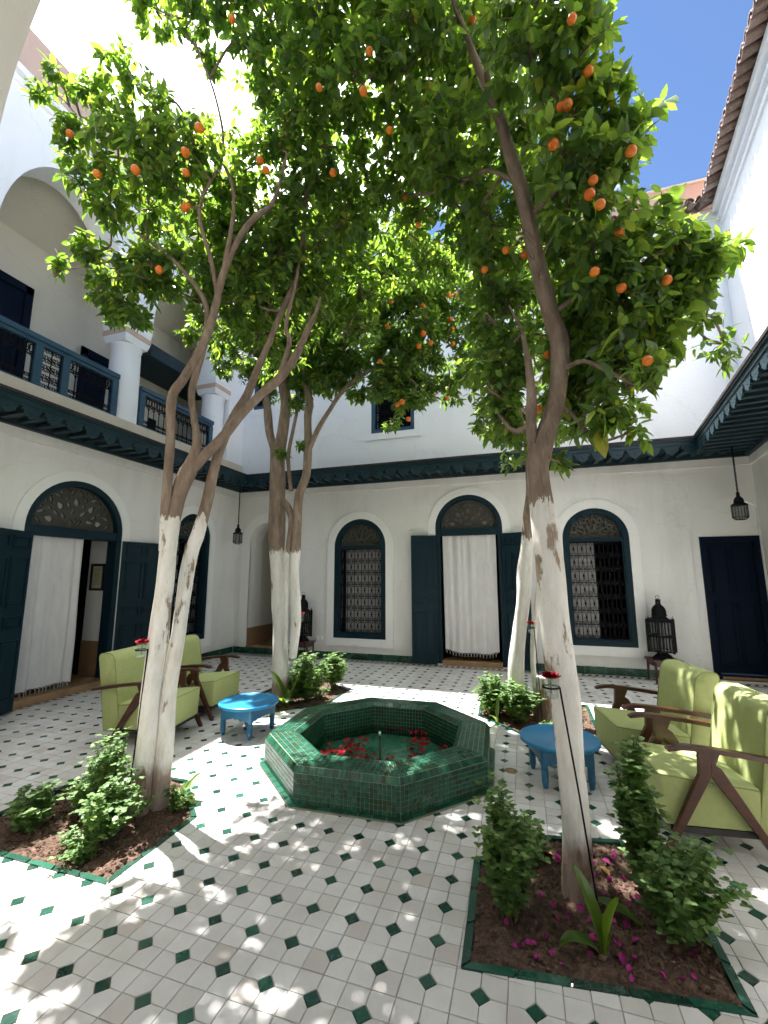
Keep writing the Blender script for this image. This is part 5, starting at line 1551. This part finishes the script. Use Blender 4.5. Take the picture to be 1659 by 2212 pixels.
bush('small dark herb at the right corner of the front left bed', (-2.30, 2.55), .17, .09, 12, .024, 6, (0, 0), 1.3, .05)
bush('dense mint bush at the left side of the front right bed', (-.14, 2.30), .64, .15, 34, .033, 7, (.02, 0))
bush('small dark herb between the left bush and the front right trunk', (-.03, 2.78), .26, .11, 17, .030, 8, (0, 0), 1.2)
bush('tall mint bush at the right side of the front right bed near the armchair', (.50, 2.64), .80, .10, 26, .033, 9, (-.02, 0), 1.1)
bush('spreading mint leaning over the right edge of the front right bed', (.54, 2.42), .46, .20, 34, .034, 10, (.07, -.02), 1.1)
bush('dark mint bush beside the many stemmed trunk beyond the fountain', (-2.74, 5.10), .70, .26, 46, .044, 11, (.08, 0))
bush('round sunlit mint bush right of the dark one beyond the fountain', (-2.62, 5.80), .52, .21, 46, .042, 12, (0, 0), 1.1, .3)
bush('low sparse herb between the two bushes beyond the fountain', (-2.62, 5.30), .22, .14, 14, .03, 13)
bush('mint bush at the left corner of the bed behind the right blue table', (-.40, 5.28), .52, .19, 39, .044, 14)
bush('mint bush in front of the rear right trunk', (-.12, 5.10), .48, .20, 39, .044, 15)
bush('low herbs at the front edge of the bed behind the right blue table', (.18, 4.88), .16, .20, 15, .032, 16, (.1, 0))
bush('pale green sprig right of the rear right trunk', (.42, 5.0), .30, .12, 9, .036, 17)

def blade_plant(label, c, blades, seed=0):
    """broad sheathing leaves rising from the soil; blades = (azimuth, length, width, lean, droop)"""
    c = (c[0], c[1], soil_z(*c) - .01)
    t = thing('broad_leaf_plant', label, 'plant', c, group='broad leaved plants in the beds')
    for az, L0, wd, lean, droop in blades:
        mb = MB()
        a = R(az)
        n = 14
        prev = None
        x = z = 0.0
        for i in range(n + 1):
            u = i / n
            ang = R(90 - lean - droop * u * u)
            if i: x += math.cos(ang) * L0 / n; z += math.sin(ang) * L0 / n
            w = wd * (0.28 + .72 * math.sin(math.pi * min(1, max(0, (u - .1) / .9)) ** .85) ) if u < .97 else wd * .08
            if u < .3: w = min(w, wd * (.25 + u * 1.2))
            row = []
            for s_ in (-1, -.5, 0, .5, 1):
                lift = abs(s_) * w * (.55 - .35 * u)
                px = x - lift * math.sin(ang) * .5
                row.append(mb.p(c[0] + math.cos(a) * px - math.sin(a) * s_ * w / 2, c[1] + math.sin(a) * px + math.cos(a) * s_ * w / 2, c[2] + z + lift * .35 + .003 * math.sin(u * 14 + s_ * 3)))
            if prev:
                for k in range(4): mb.f.append((prev[k], prev[k + 1], row[k + 1], row[k]))
            prev = row
        mk('leaf', mb, 'canna', t, 60)
    return t
blade_plant('bright green broad leaved shoot in the middle of the front right bed', (.24, 2.20), [(150, .33, .085, 12, 20), (10, .25, .075, 12, 16), (200, .22, .070, 38, 95), (70, .16, .05, 20, 40)])
blade_plant('dark broad leaf lying near the right bush of the front right bed', (.44, 2.42), [(170, .22, .07, 60, 45)])
blade_plant('broad leaved shoot leaning out behind the front left trunk', (-2.36, 2.68), [(35, .22, .075, 20, 40), (-20, .18, .08, 40, 110), (80, .16, .06, 20, 60)])
blade_plant('broad leaved lily in front of the many stemmed trunk', (-2.80, 4.84), [(180, .50, .11, 20, 30), (20, .48, .09, 18, 12), (250, .36, .14, 35, 100), (300, .30, .12, 30, 90), (110, .3, .09, 20, 50), (185, .28, .10, 65, 30)])
blade_plant('upright green shoot before the left bush of the bed behind the right table', (-.34, 5.02), [(60, .30, .05, 4, 10), (240, .2, .05, 30, 60)])

# ================================================================= TREES
GROUND = {}
def leaves_for(clumps, seed, per=1.0, size=(.072, .105), thin=None):
    g = np.random.default_rng(seed)
    P_, D_, U_, L_, W_ = [], [], [], [], []
    tips = []
    for x, y, z, r, dens in clumps:
        c = np.array((x, y, z))
        nt_ = max(4, int(dens * per * (450 * r * r + 42 * r)))
        v = g.normal(size=(nt_, 3)); v /= np.linalg.norm(v, axis=1, keepdims=True)
        rad = r * g.uniform(.12, 1, nt_) ** .55
        tp = c + v * rad[:, None] * np.array((1, 1.15, .92))
        tw = v * .9 + g.normal(0, .45, (nt_, 3)) + np.array((0, 0, .18))
        tw /= np.linalg.norm(tw, axis=1, keepdims=True)
        for q, d in zip(tp, tw):
            tips.append((c, q))
            n = int(g.integers(5, 9))
            az0 = g.uniform(0, 6.28)
            a1 = np.cross(d, (0, 0, 1)); a1 /= np.linalg.norm(a1) + 1e-9
            a2 = np.cross(d, a1)
            for k in range(n):
                az = az0 + k * 2.4
                out = d * g.uniform(.15, .75) + (a1 * math.cos(az) + a2 * math.sin(az)) * g.uniform(.6, 1.0)
                out = out + np.array((0, 0, -.50 + g.normal(0, .25)))
                P_.append(q - d * .012 * k); D_.append(out)
                U_.append((g.normal(0, .5), g.normal(0, .5), 1.0))
                l = g.uniform(*size) * (1 if g.uniform() > .12 else .7)
                L_.append(l); W_.append(l * g.uniform(.36, .48))
    return np.array(P_), np.array(D_), np.array(U_), np.array(L_), np.array(W_), tips

ORANGE_ME = None
def orange_mesh():
    mb = MB()
    pr = []
    for k in range(13):
        a = math.pi * k / 12
        rr = .0315 * math.sin(a) + 1e-4
        z = -.0312 * math.cos(a)
        if k == 12: z -= .0035
        if k == 0: z += .001
        pr.append((rr, z))
    mb.lathe(pr, 18)
    me = mb.mesh('orange', smooth=70); me.materials.append(M['orange'])
    cal = MB(); cal.lathe([(.002, .026), (.0065, .029), (.0055, .0315), (.0025, .032), (.002, .05)], 6)
    cm = cal.mesh('stalk'); cm.materials.append(M['stem'])
    return me, cm
ORANGE_ME, STALK_ME = orange_mesh()

def orange_tree(label, base, trunks, branches, clumps, oranges, seed, wash, per=1.0, size=(.072, .105), back=.55, peel=.58, extra=()):
    t = thing('orange_tree', label, 'tree', base, group='orange trees of the courtyard')
    tm = trunk_mat('whitewashed trunk %d' % seed, wash, peel)
    bxyz = []
    for k, path in enumerate(trunks):
        sp = smooth_path(path, 7)
        mb = MB(); mb.tube([q[:3] for q in sp], [q[3] for q in sp], 16, True, .34, seed + k)
        mk('trunk', mb, tm, t, 60)
        bxyz += [np.array(q[:3]) for q in sp if q[2] > 2.3]
    for k, path in enumerate(branches):
        sp = smooth_path(path, 6)
        mb = MB(); mb.tube([q[:3] for q in sp], [q[3] for q in sp], 9, True, .24, seed + k + 5)
        mk('branch', mb, tm, t, 60)
        bxyz += [np.array(q[:3]) for q in sp]
    bxyz = np.array(bxyz)
    g = np.random.default_rng(seed + 100)
    full = []
    for x, y, z, r in clumps:
        full.append((x, y, z, r, .9))
        if back and r > .13:      # looser growth behind the face of the crown
            full.append((x + g.normal(0, .15), y + back * g.uniform(.35, 1.2), z + g.normal(.1, .15), r * g.uniform(.9, 1.2), .5))
    full += [(x, y, z, r, .5) for x, y, z, r in extra]
    P_, D_, U_, L_, W_, tips = leaves_for(full, seed, per, size)
    V, F3, F4 = leaf_arrays(P_, D_, U_, L_, W_)
    o = leaf_object('crown', V, F3, F4, 'leaf', t, base)
    o['kind'] = 'stuff'
    tw = MB()
    d0 = [float(np.min(np.linalg.norm(bxyz - np.array(q[:3]), axis=1))) for q in full]
    for i_ in np.argsort(d0):
        x, y, z, r, _d = full[i_]
        c = np.array((x, y, z))
        dd = np.linalg.norm(bxyz - c - np.array((0, 0, -.15)), axis=1)
        q = bxyz[int(np.argmin(dd))]
        bxyz = np.vstack([bxyz, c[None], ((q + c) / 2)[None]])
        mid = (q + c) / 2 + g.normal(0, .04, 3)
        sp = smooth_path([q, mid, c], 4)
        tw.tube([tuple(s) for s in sp], [.011 - .006 * i / len(sp) for i in range(len(sp))], 5, False)
    for c, q in tips[::2]:
        a = c + (q - c) * .15
        b = (a + q) / 2 + np.array((0, 0, .02))
        tw.tube([tuple(a), tuple(b), tuple(q)], [.0045, .0035, .0022], 3, False)
    o = mk('twigs', tw, 'bark', t)
    o['kind'] = 'stuff'
    for x, y, z in oranges:
        o = link('orange', ORANGE_ME, None, t, Vector((x, y, z)) - Vector(base))
        s = g.uniform(.80, 1.08) * (.80 if y < 3.5 and x > -1.3 else .9 if y < 3.5 else 1.05); o.scale = (s, s, s * g.uniform(.95, 1.08))
        o.rotation_euler = (g.normal(0, .25), g.normal(0, .25), g.uniform(0, 6))
        s_ = link('stalk', STALK_ME, None, o)
    return t
t1 = orange_tree('leaning whitewashed orange tree with forked trunk in the front left bed', (-2.52, 2.53, 0), FL_TRUNKS, FL_BRANCHES, FL_CLUMPS, FL_ORANGES, 31, 1.97, 1.1, (.066, .112), .95, .575, [(-2.85, 3.5, 4.6, .34), (-2.5, 3.4, 4.0, .28), (-2.6, 3.1, 4.3, .30), (-3.05, 3.35, 5.0, .34), (-2.35, 3.65, 4.5, .34), (-2.2, 3.3, 4.6, .30), (-2.7, 3.8, 4.9, .32), (-2.0, 3.6, 4.9, .32), (-3.2, 3.0, 4.7, .30), (-2.45, 2.9, 4.9, .3), (-3.4, 3.3, 5.3, .3)])
t2 = orange_tree('thick single trunked whitewashed orange tree in the front right bed', (.18, 2.55, 0), FR_TRUNKS, FR_BRANCHES, FR_CLUMPS, FR_ORANGES, 47, 1.97, 0.92, (.066, .112), .95, .56, [(-.75, 3.75, 4.65, .34), (-.35, 3.6, 4.4, .34), (-.55, 4.15, 4.9, .36), (-.15, 3.95, 4.4, .34), (.10, 3.5, 4.3, .32), (-.95, 4.2, 5.1, .34), (-.2, 3.3, 4.7, .34), (.25, 3.9, 4.2, .3), (-1.3, 3.2, 4.9, .34), (-1.1, 3.6, 5.0, .34), (-1.5, 3.5, 5.2, .34), (-.6, 3.1, 5.0, .32), (-1.5, 2.9, 5.0, .32)])
t3 = orange_tree('many stemmed whitewashed orange tree beyond the fountain on the left', (-2.99, 5.0, 0), RL_TRUNKS, RL_BRANCHES, RL_CLUMPS, RL_ORANGES, 59, 1.90, 1.4, (.068, .108), .6, .62)
t4 = orange_tree('crooked whitewashed orange tree behind the thick trunk on the right', (-.05, 5.35, 0), RR_TRUNKS, RR_BRANCHES, RR_CLUMPS, RR_ORANGES, 73, 2.0, 1.1, (.068, .108), .6, .64)
# sawn stump beside the rear right trunk
sp = [(.13, 5.32, -.03, .10), (.13, 5.32, .12, .092), (.14, 5.32, .30, .088), (.145, 5.32, .43, .086)]
mb = MB(); mb.tube([q[:3] for q in sp], [q[3] for q in sp], 14, True, .25, 3)
mk('stump', mb, trunk_mat('whitewashed stump', 5.0, .55), t4, 50)

# big drooping leaves of the front right tree
g = np.random.default_rng(4)
mb = MB()
V, F3, F4 = leaf_arrays([(0, 0, 0)], [(1, 0, 0)], [(0, 0, 1)], [.16], [.075], .25, .2)
me = None
for (x, y, z, r) in [c for c in FR_CLUMPS if 2.15 < c[2] < 3.05 and c[0] > .05 and c[3] < .15][:9]:
    for k in range(9):
        if me is None:
            o = leaf_object('leaf', V, F3, F4, 'leaf', t2, (0, 0, 0)); me = o.data
        else: o = link('leaf', me, None, t2)
        q = np.array((x, y, z)) + g.normal(0, r * .6, 3)
        o.location = Vector(q) - t2.location
        o.rotation_euler = (g.normal(0, .5), g.uniform(.5, 1.3), g.uniform(0, 6.28))
        s = g.uniform(.7, 1.1); o.scale = (s, s, s)

# ================================================================= FURNITURE
def make_armchair(label):
    t = thing('armchair', label, 'armchair', group='green armchairs with wooden arms')
    def seat_fn(q):
        k = (q.z - .13) / .27
        z = q.z + k * (.028 * (q.x - 0.0) / .27 + .020 * (1 - (q.y / .27) ** 2) * (1 - (q.x / .30) ** 2))
        w_ = .0016 * noise.noise(Vector((q.x * 9, q.y * 9, q.z * 9)))
        return (q.x + .012 * (1 - k) * (-1 if q.x > 0 else 0) + w_, q.y + w_, z + w_ * k)
    s = MB(); s.rbox((-.26, -.272, .13), (.262, .272, .385), .022, 4, seat_fn)
    seat = mkl('seat', s, 'fabric', t, 50, True)
    ring = []
    for k in range(6): ring.append((-.25 + .49 * k / 5, -.270))
    for k in range(1, 5): ring.append((.240 + .020 * math.sin(math.pi / 2 * k / 5), -.250 - .020 * math.cos(math.pi / 2 * k / 5)))
    for k in range(7): ring.append((.261, -.245 + .49 * k / 6))
    for k in range(1, 5): ring.append((.240 + .020 * math.cos(math.pi / 2 * k / 5), .250 + .020 * math.sin(math.pi / 2 * k / 5)))
    for k in range(6): ring.append((.24 - .49 * k / 5, .270))
    p = MB(); p.tube([(x, y, .374 + .028 * x / .27) for x, y in ring], .0042, 6)
    mkl('piping', p, 'piping', seat, 60)
    prof = [(-.275, .115), (-.275, .745)]
    for k in range(1, 9): prof.append((-.335 + .060 * math.cos(math.pi / 2 * k / 8), .745 + .075 * math.sin(math.pi / 2 * k / 8)))
    prof.append((-.385, .820))
    for k in range(1, 7): prof.append((-.400 - .040 * math.sin(math.pi / 2 * k / 6), .775 + .045 * math.cos(math.pi / 2 * k / 6)))
    prof += [(-.440, .50), (-.440, .115)]
    prof = [q for i in range(len(prof)) for q in ([prof[i]] if abs(prof[i][1] - prof[(i + 1) % len(prof)][1]) < .2 else [(prof[i][0] + (prof[(i + 1) % len(prof)][0] - prof[i][0]) * j / 4, prof[i][1] + (prof[(i + 1) % len(prof)][1] - prof[i][1]) * j / 4) for j in range(4)])]
    cxp, czp = -.357, .47
    b = MB()
    rings = []
    for yy, ins in ((-.272, .010), (-.268, .002), (-.25, 0), (-.13, 0), (0, 0), (.13, 0), (.25, 0), (.268, .002), (.272, .010)):
        row = []
        for x, z in prof:
            dx, dz = cxp - x, czp - z
            l = math.hypot(dx, dz)
            bul = .012 * (1 - (yy / .272) ** 2) * (1 if x > -.30 else 0)
            x2, z2 = x + dx / l * ins, z + dz / l * ins
            bul += .002 * noise.noise(Vector((x * 8, yy * 8, z * 8)))
            row.append(b.p(x2 + .05 + bul - .17 * (z2 - .13), yy, z2))
        rings.append(row)
    n_ = len(prof)
    for A, B in zip(rings, rings[1:]):
        for k in range(n_): b.f.append((A[k], B[k], B[(k + 1) % n_], A[(k + 1) % n_]))
    b.f.append(tuple(rings[0])); b.f.append(tuple(rings[-1][::-1]))
    back = mkl('backrest', b, 'fabric', t, 38, True)
    for sy in (-1, 1):
        p = MB(); p.tube([(x + .05 - .17 * (z - .13), sy * .269, z) for x, z in prof], .0040, 6, closed=True)
        mkl('piping', p, 'piping', back, 60)
    for sy in (-1, 1):
        y0 = sy * .300
        F = Frame((0, y0 + .024, 0), (1, 0, 0), (0, -1, 0))
        top = smooth_path([(-.50, .505), (-.36, .530), (-.18, .556), (0.0, .575), (.12, .582), (.19, .572), (.222, .557)], 4)
        bot = smooth_path([(.219, .545), (.18, .551), (.12, .557), (0.0, .549), (-.18, .530), (-.36, .504), (-.50, .483)], 4)
        a = MB(F); a.prism([tuple(q) for q in bot[::-1]] + [tuple(q) for q in top[::-1]], 0, .050)
        mkl('armrest', a, 'wood', t, 40)
        F2 = Frame((0, y0 + .019, 0), (1, 0, 0), (0, -1, 0))
        f = MB(F2); f.prism([(.058, .556), (-.048, .552), (.004, .43), (.252, .0), (.284, .0), (.066, .43)], 0, .034)
        mkl('leg', f, 'wood', t)
        F3_ = Frame((0, y0 + .021, 0), (1, 0, 0), (0, -1, 0))
        f = MB(F3_); f.prism([(.008, .43), (.002, .50), (-.046, .47), (-.320, .0), (-.288, .0)], 0, .038)
        mkl('leg', f, 'wood', t)
    r_ = MB(); r_.box((-.26, -.262, .095), (.22, .262, .128))
    mkl('underframe', r_, 'black', t)
    return t
ch = make_armchair('green armchair at the right edge, nearest the camera')
ch.location = (.93, 3.38, 0); ch.rotation_euler = (0, 0, R(180 + 7))
dup(ch, (.84, 4.20, 0), R(180 + 10), 'green armchair on the right, the farther one below the standing lantern')
dup(ch, (-3.52, 3.62, 0), R(10), 'green armchair on the left half hidden by the forked trunk')
dup(ch, (-3.62, 4.42, 0), R(6), 'green armchair on the left, the farther one beside the blue table')

def make_table(label):
    t = thing('round_table', label, 'table', group='low round blue tables')
    tp = MB(); tp.lathe([(.0, .272), (.286, .272), (.296, .280), (.299, .290), (.296, .300), (.288, .305), (.284, .302), (.0, .302)], 56)
    mkl('table_top', tp, 'blue', t, 40)
    for k in range(4):
        a = k * math.pi / 2
        F = Frame(Vector((math.cos(a) * .182, math.sin(a) * .182, 0)), (-math.sin(a), math.cos(a), 0), (math.cos(a), math.sin(a), 0))
        w = .168
        low = []
        n = 12
        for i in range(n + 1):
            u = -w + 2 * w * i / n
            low.append((u, .150 + (.010 if i % 2 else 0) + .020 * (1 - (u / w) ** 2)))
        ap = MB(F); ap.prism(low + [(w, .272), (-w, .272)], -.012, .012)
        mkl('apron', ap, 'blue_leg', t)
    for sx in (-1, 1):
        for sy in (-1, 1):
            pr = [(.014, 0), (.018, .008), (.022, .03), (.027, .055), (.022, .066)]
            for i in range(6): pr += [(.022, .068 + i * .0125), (.028, .073 + i * .0125), (.022, .079 + i * .0125)]
            pr += [(.026, .145), (.027, .17), (.027, .272)]
            lg = MB(); lg.lathe(pr, 14, (sx * .168, sy * .168, 0))
            mkl('leg', lg, 'blue_leg', t, 50)
    return t
tb = make_table('low round blue table on the left beside the green armchairs')
tb.location = (-2.735, 3.97, 0); tb.rotation_euler = (0, 0, R(-6))
dup(tb, (.205, 3.84, 0), R(14), 'low round blue table on the right behind the thick trunk')

# ---- standing lanterns on stools
def standing_lantern(label, loc, stool_label, rot):
    st = thing('stool', stool_label, 'stool', loc, rot, group='small wooden stools under the lanterns')
    m = MB(); m.rbox((-.20, -.17, .305), (.20, .17, .335), .006, 2); mkl('seat', m, 'table_wood', st, 40)
    m = MB(); m.box((-.165, -.135, .235), (.165, .135, .303)); mkl('apron', m, 'table_wood', st)
    for sx in (-1, 1):
        for sy in (-1, 1):
            m = MB(); m.tube([(sx * .160, sy * .130, .304), (sx * .172, sy * .142, 0)], [.021, .016], 4)
            mkl('leg', m, 'table_wood', st)
    t = thing('standing_lantern', label, 'lantern', (loc[0], loc[1], .336), rot, group='tall iron and glass standing lanterns')
    m = MB(); m.lathe([(.145, 0), (.15, .012), (.11, .05), (.075, .075), (.075, .09), (.11, .105)], 6); mkl('base', m, 'iron', t)
    hexa = [(.185 * math.cos(math.pi / 3 * k), .185 * math.sin(math.pi / 3 * k)) for k in range(6)]
    for z0, z1 in ((.10, .125), (.315, .345), (.53, .56)):
        m = MB()
        for k in range(6):
            a, b = hexa[k], hexa[(k + 1) % 6]
            m.tube([(a[0], a[1], (z0 + z1) / 2), (b[0], b[1], (z0 + z1) / 2)], (z1 - z0) / 2, 4)
        mkl('band', m, 'iron', t)
    for k in range(6):
        a, b = hexa[k], hexa[(k + 1) % 6]
        m = MB(); m.box((a[0] - .014, a[1] - .014, .09), (a[0] + .014, a[1] + .014, .575)); m.lathe([(.008, .575), (.003, .60), (.006, .61), (.001, .615)], 6, (a[0], a[1], 0)); mkl('post', m, 'iron', t)
        g_ = MB(); g_.quad((a[0] * .97, a[1] * .97, .12), (b[0] * .97, b[1] * .97, .12), (b[0] * .97, b[1] * .97, .54), (a[0] * .97, a[1] * .97, .54)); mkl('glass_pane', g_, 'glass', t)
        m = MB()
        for i in range(1, 4):
            x, y = a[0] + (b[0] - a[0]) * i / 4, a[1] + (b[1] - a[1]) * i / 4
            m.box((x - .006, y - .006, .11), (x + .006, y + .006, .545))
        mkl('bars', m, 'iron', t)
    m = MB(); m.lathe([(.17, .555), (.10, .60), (.085, .62), (.105, .625), (.105, .635), (.095, .64), (.097, .68), (.088, .73), (.06, .77), (.036, .79), (.034, .85), (.042, .855), (.038, .865), (.02, .87)], 16); mkl('dome', m, 'iron', t, 35)
    m = MB(); m.tube([(.026 * math.cos(2 * math.pi * k / 14), 0, .90 + .026 * math.sin(2 * math.pi * k / 14)) for k in range(14)], .003, 5, closed=True); mkl('ring', m, 'iron', t)
    return t
standing_lantern('tall iron lantern on a red stool right of the right arched window', (1.93, 7.60, 0), 'dark red stool under the lantern right of the right arched window', R(8))
sl = standing_lantern('tall iron lantern on a stool behind the many stemmed trunk', (-4.10, 7.60, 0), 'dark red stool under the lantern behind the many stemmed trunk', R(0))

def hanging_lantern(label, x, y, ztop, z0):
    t = thing('hanging_lantern', label, 'lantern', (x, y, ztop), group='small lanterns hung from the eave on chains')
    m = MB()
    z, k = 0, 0
    L_ = ztop - z0
    while z < L_ - .02:
        c = -z - .018
        a = (k % 2) * math.pi / 2
        m.tube([(.010 * math.cos(q) * math.cos(a), .010 * math.cos(q) * math.sin(a), c + .022 * math.sin(q)) for q in [2 * math.pi * i / 8 for i in range(8)]], .0052, 5, closed=True)
        z += .030; k += 1
    mkl('chain', m, 'iron', t, 60)
    b = -L_
    m = MB(); m.lathe([(.016, b + .01), (.022, b - .0), (.022, b - .05), (.028, b - .055), (.055, b - .09), (.062, b - .13), (.066, b - .135), (.05, b - .14), (.095, b - .17), (.10, b - .185), (.09, b - .188)], 12); mkl('cap', m, 'iron', t, 35)
    hx = [(.093 * math.cos(math.pi / 4 * k + .2), .093 * math.sin(math.pi / 4 * k + .2)) for k in range(8)]
    for k in range(8):
        a, c = hx[k], hx[(k + 1) % 8]
        g_ = MB(); g_.quad((a[0], a[1], b - .355), (c[0], c[1], b - .355), (c[0], c[1], b - .185), (a[0], a[1], b - .185)); mkl('glass_pane', g_, 'glass', t)
        m = MB(); m.tube([(a[0], a[1], b - .185), (a[0], a[1], b - .358)], .0055, 4); m.tube([(a[0], a[1], b - .356), (c[0], c[1], b - .356)], .005, 4); m.tube([(a[0], a[1], b - .356), (a[0] * .7, a[1] * .7, b - .385)], .005, 4); m.tube([(a[0] * .7, a[1] * .7, b - .385), (c[0] * .7, c[1] * .7, b - .385)], .005, 4); mkl('glazing_bar', m, 'iron', t)
    m = MB(); m.lathe([(.0, b - .388), (.064, b - .386), (.064, b - .383), (.0, b - .382)], 8); mkl('bottom', m, 'iron', t)
    return t
hanging_lantern('small hanging lantern on a chain in the right corner above the navy door', 2.98, 7.28, 3.46, 2.73)
hanging_lantern('small hanging lantern on a chain in the left corner by the passage', -5.46, 7.30, 3.46, 2.60)

# ---- curtains
def curtain(label, F, u0, u1, v0, v1, w, folds, amp, seed, wavy, mat='cloth', fr=True, cat='curtain'):
    t = thing('curtain', label, cat, tuple(F((u0 + u1) / 2, v0, w)))
    mb, row = cloth_panel(F, u0, u1, v0, v1, w, folds, amp, seed, wavy)
    mk('cloth', mb, mat, t, 80)
    if fr: mk('fringe', fringe(F, row), mat, t)
    return t
curtain('white fringed curtain hanging in the open middle door', FB, -1.405, -.445, .235, 2.298, -.06, 6, .030, 2, .045)
curtain('white fringed curtain hanging in the open left doorway', FL, 3.735, 4.52, .15, 2.088, -.10, 5, .026, 5, .03)
curtain('grey net curtain behind the left arched window of the far wall', FB, -3.42, -2.56, .40, 2.12, -.24, 7, .012, 3, 0, 'cloth_grey', False)
curtain('grey net curtain drawn half across the right arched window of the far wall', FB, .72, 1.17, .48, 2.12, -.24, 5, .012, 4, 0, 'cloth_grey', False)
curtain('grey net curtain behind the arched window of the left wall', FL, 6.14, 6.50, .45, 2.25, -.28, 4, .012, 6, 0, 'cloth_grey', False)

# ---- roses in jars on iron stakes
def rose_parts(t, c):
    for ring, (n, r, h, tilt) in enumerate(((3, .009, .030, .15), (4, .018, .030, .35), (5, .026, .027, .65), (6, .034, .022, 1.0))):
        for k in range(n):
            a = 2 * math.pi * k / n + ring * .7
            mb = MB()
            rows = []
            for i in range(4):
                u = i / 3
                rr = r * .5 + math.sin(tilt) * h * u * 1.1 + r * .4 * u
                z = h * u * math.cos(tilt * .8) + .004
                wv = .027 * (.5 + math.sin(math.pi * min(u * .75 + .15, 1))) * (.6 + ring * .18)
                rows.append([mb.p(c[0] + math.cos(a) * rr - math.sin(a) * s_ * wv * .5, c[1] + math.sin(a) * rr + math.cos(a) * s_ * wv * .5, c[2] + z - abs(s_) * .002) for s_ in (-1, -.4, .4, 1)])
            for i in range(3):
                for j in range(3): mb.f.append((rows[i][j], rows[i][j + 1], rows[i + 1][j + 1], rows[i + 1][j]))
            mk('petal', mb, 'rose', t, 80)
def rose_stake(label, base, top, rlabel, jar_off=(-.041, -.01)):
    t = thing('jar_stake', label, 'stake', base, group='iron stakes holding a rose jar')
    m = MB(); m.tube([base, ((base[0] + top[0]) / 2 + .004, (base[1] + top[1]) / 2, (base[2] + top[2]) / 2), top], .0048, 7); mk('rod', m, 'iron', t, 60)
    c = (top[0] + jar_off[0], top[1] + jar_off[1], top[2])
    m = MB(); m.tube([(c[0] + .040 * math.cos(2 * math.pi * k / 18), c[1] + .040 * math.sin(2 * math.pi * k / 18), c[2]) for k in range(18)], .0046, 6, closed=True); mk('ring', m, 'iron', t, 60)
    j = thing('rose_jar', rlabel, 'rose jar', (c[0], c[1], c[2] - .05), group='red roses in glass jars')
    m = MB(); m.lathe([(.027, -.052), (.033, -.046), (.034, -.005), (.035, .004), (.031, .014), (.031, .022), (.036, .028), (.036, .050)], 20, c); mk('jar', m, 'jar', j, 40)
    m = MB(); m.tube([(c[0], c[1], c[2] - .03), (c[0], c[1], c[2] + .046)], .003, 5); mk('stem', m, 'stem', j)
    rose_parts(j, (c[0], c[1], c[2] + .040))
rose_stake('thin iron stake leaning by the front left trunk', (-2.60, 2.44, -.02), (-2.500, 2.42, 1.055), 'red rose in a glass jar held before the front left trunk', (-.041, -.012))
rose_stake('thin iron stake before the thick front right trunk', (.262, 2.44, -.02), (.148, 2.44, .995), 'red rose in a glass jar held before the thick front right trunk', (-.041, -.008))
rose_stake('thin iron stake beside the sawn stump at the rear right', (.12, 5.18, -.02), (.085, 5.18, .985), 'red rose in a glass jar beside the rear right trunk', (-.03, 0))
rose_stake('thin iron stake behind the many stemmed trunk', (-2.74, 5.20, -.02), (-2.80, 5.20, 1.02), 'red rose in a glass jar beside the many stemmed trunk', (-.03, 0))

# ---- framed notice on the jamb of the left doorway
FJ = Frame((0, 5.030, 0), (-1, 0, 0), (0, -1, 0))
FJ = Frame((0, 5.030, 0), (1, 0, 0), (0, -1, 0))
pf = thing('framed_notice', 'small framed yellowed notice on the jamb of the left doorway', 'picture frame', (-6.28, 5.028, 1.36))
u0, u1, v0, v1 = -6.43, -6.15, 1.35, 1.76
m = MB(FJ); m.band([(u0, v0), (u1, v0), (u1, v1), (u0, v1)], [(u0 + .035, v0 + .035), (u1 - .035, v0 + .035), (u1 - .035, v1 - .035), (u0 + .035, v1 - .035)], .001, .022); mk('frame', m, 'black', pf)
m = MB(FJ); m.box((u0 + .03, v0 + .03, .001), (u1 - .03, v1 - .03, .008)); sh = mk('sheet', m, 'paper', pf)
for k in range(14):
    v = v1 - .07 - k * .019
    m = MB(FJ); e = u1 - .06 - rng.uniform(0, .05)
    m.quad((u0 + .06, v, .0092), (e, v, .0092), (e, v + .005, .0092), (u0 + .06, v + .005, .0092)); mk('line_of_print', m, 'ink', sh)

# ---- wall socket and lead of the lantern
so = thing('wall_socket', 'double white wall socket right of the standing lantern by the left window', 'socket', (-3.88, YB, .33))
m = MB(FB); m.rbox((-3.955, .325, 0.0), (-3.805, .405, .012), .004, 2); mk('plate', m, 'plastic', so, 40)
for du in (-3.915, -3.845):
    m = MB(FB); m.prism([(du + .022 * math.cos(2 * math.pi * k / 16), .365 + .022 * math.sin(2 * math.pi * k / 16)) for k in range(16)], .010, .0135); o = mk('outlet', m, 'plastic', so)
m = MB(FB); m.rbox((-3.935, .345, .012), (-3.895, .385, .04), .008, 2); pl_ = mk('plug', m, 'plastic', so, 40)
cab = MB(); cab.tube(smooth_path([(-3.915, 7.83, .36), (-3.93, 7.80, .30), (-3.98, 7.74, .27), (-4.02, 7.66, .33), (-4.05, 7.62, .345)], 6), .004, 6)
tag(mk('power_cable', cab, 'black', None, 60, base=(-3.93, 7.8, .3)), 'thin black power cable from the wall socket to the standing lantern', 'cable')

# dry leaves on the soil and the paving
V, F3, F4 = leaf_arrays([(0, 0, 0)], [(1, 0, 0)], [(0, 0, 1)], [.075], [.034], .3, .35)
o_ = leaf_object('dry_leaf', V, F3, F4, 'dead_leaf', None, (0, 0, 0))
dl = o_.data
COL.objects.unlink(o_); bpy.data.objects.remove(o_)
on_bed('front_right', 7, 'dry curled leaf on the soil of the front right bed', 'dry leaves on the front right bed', [dl], 'dry_leaf', 'leaf')
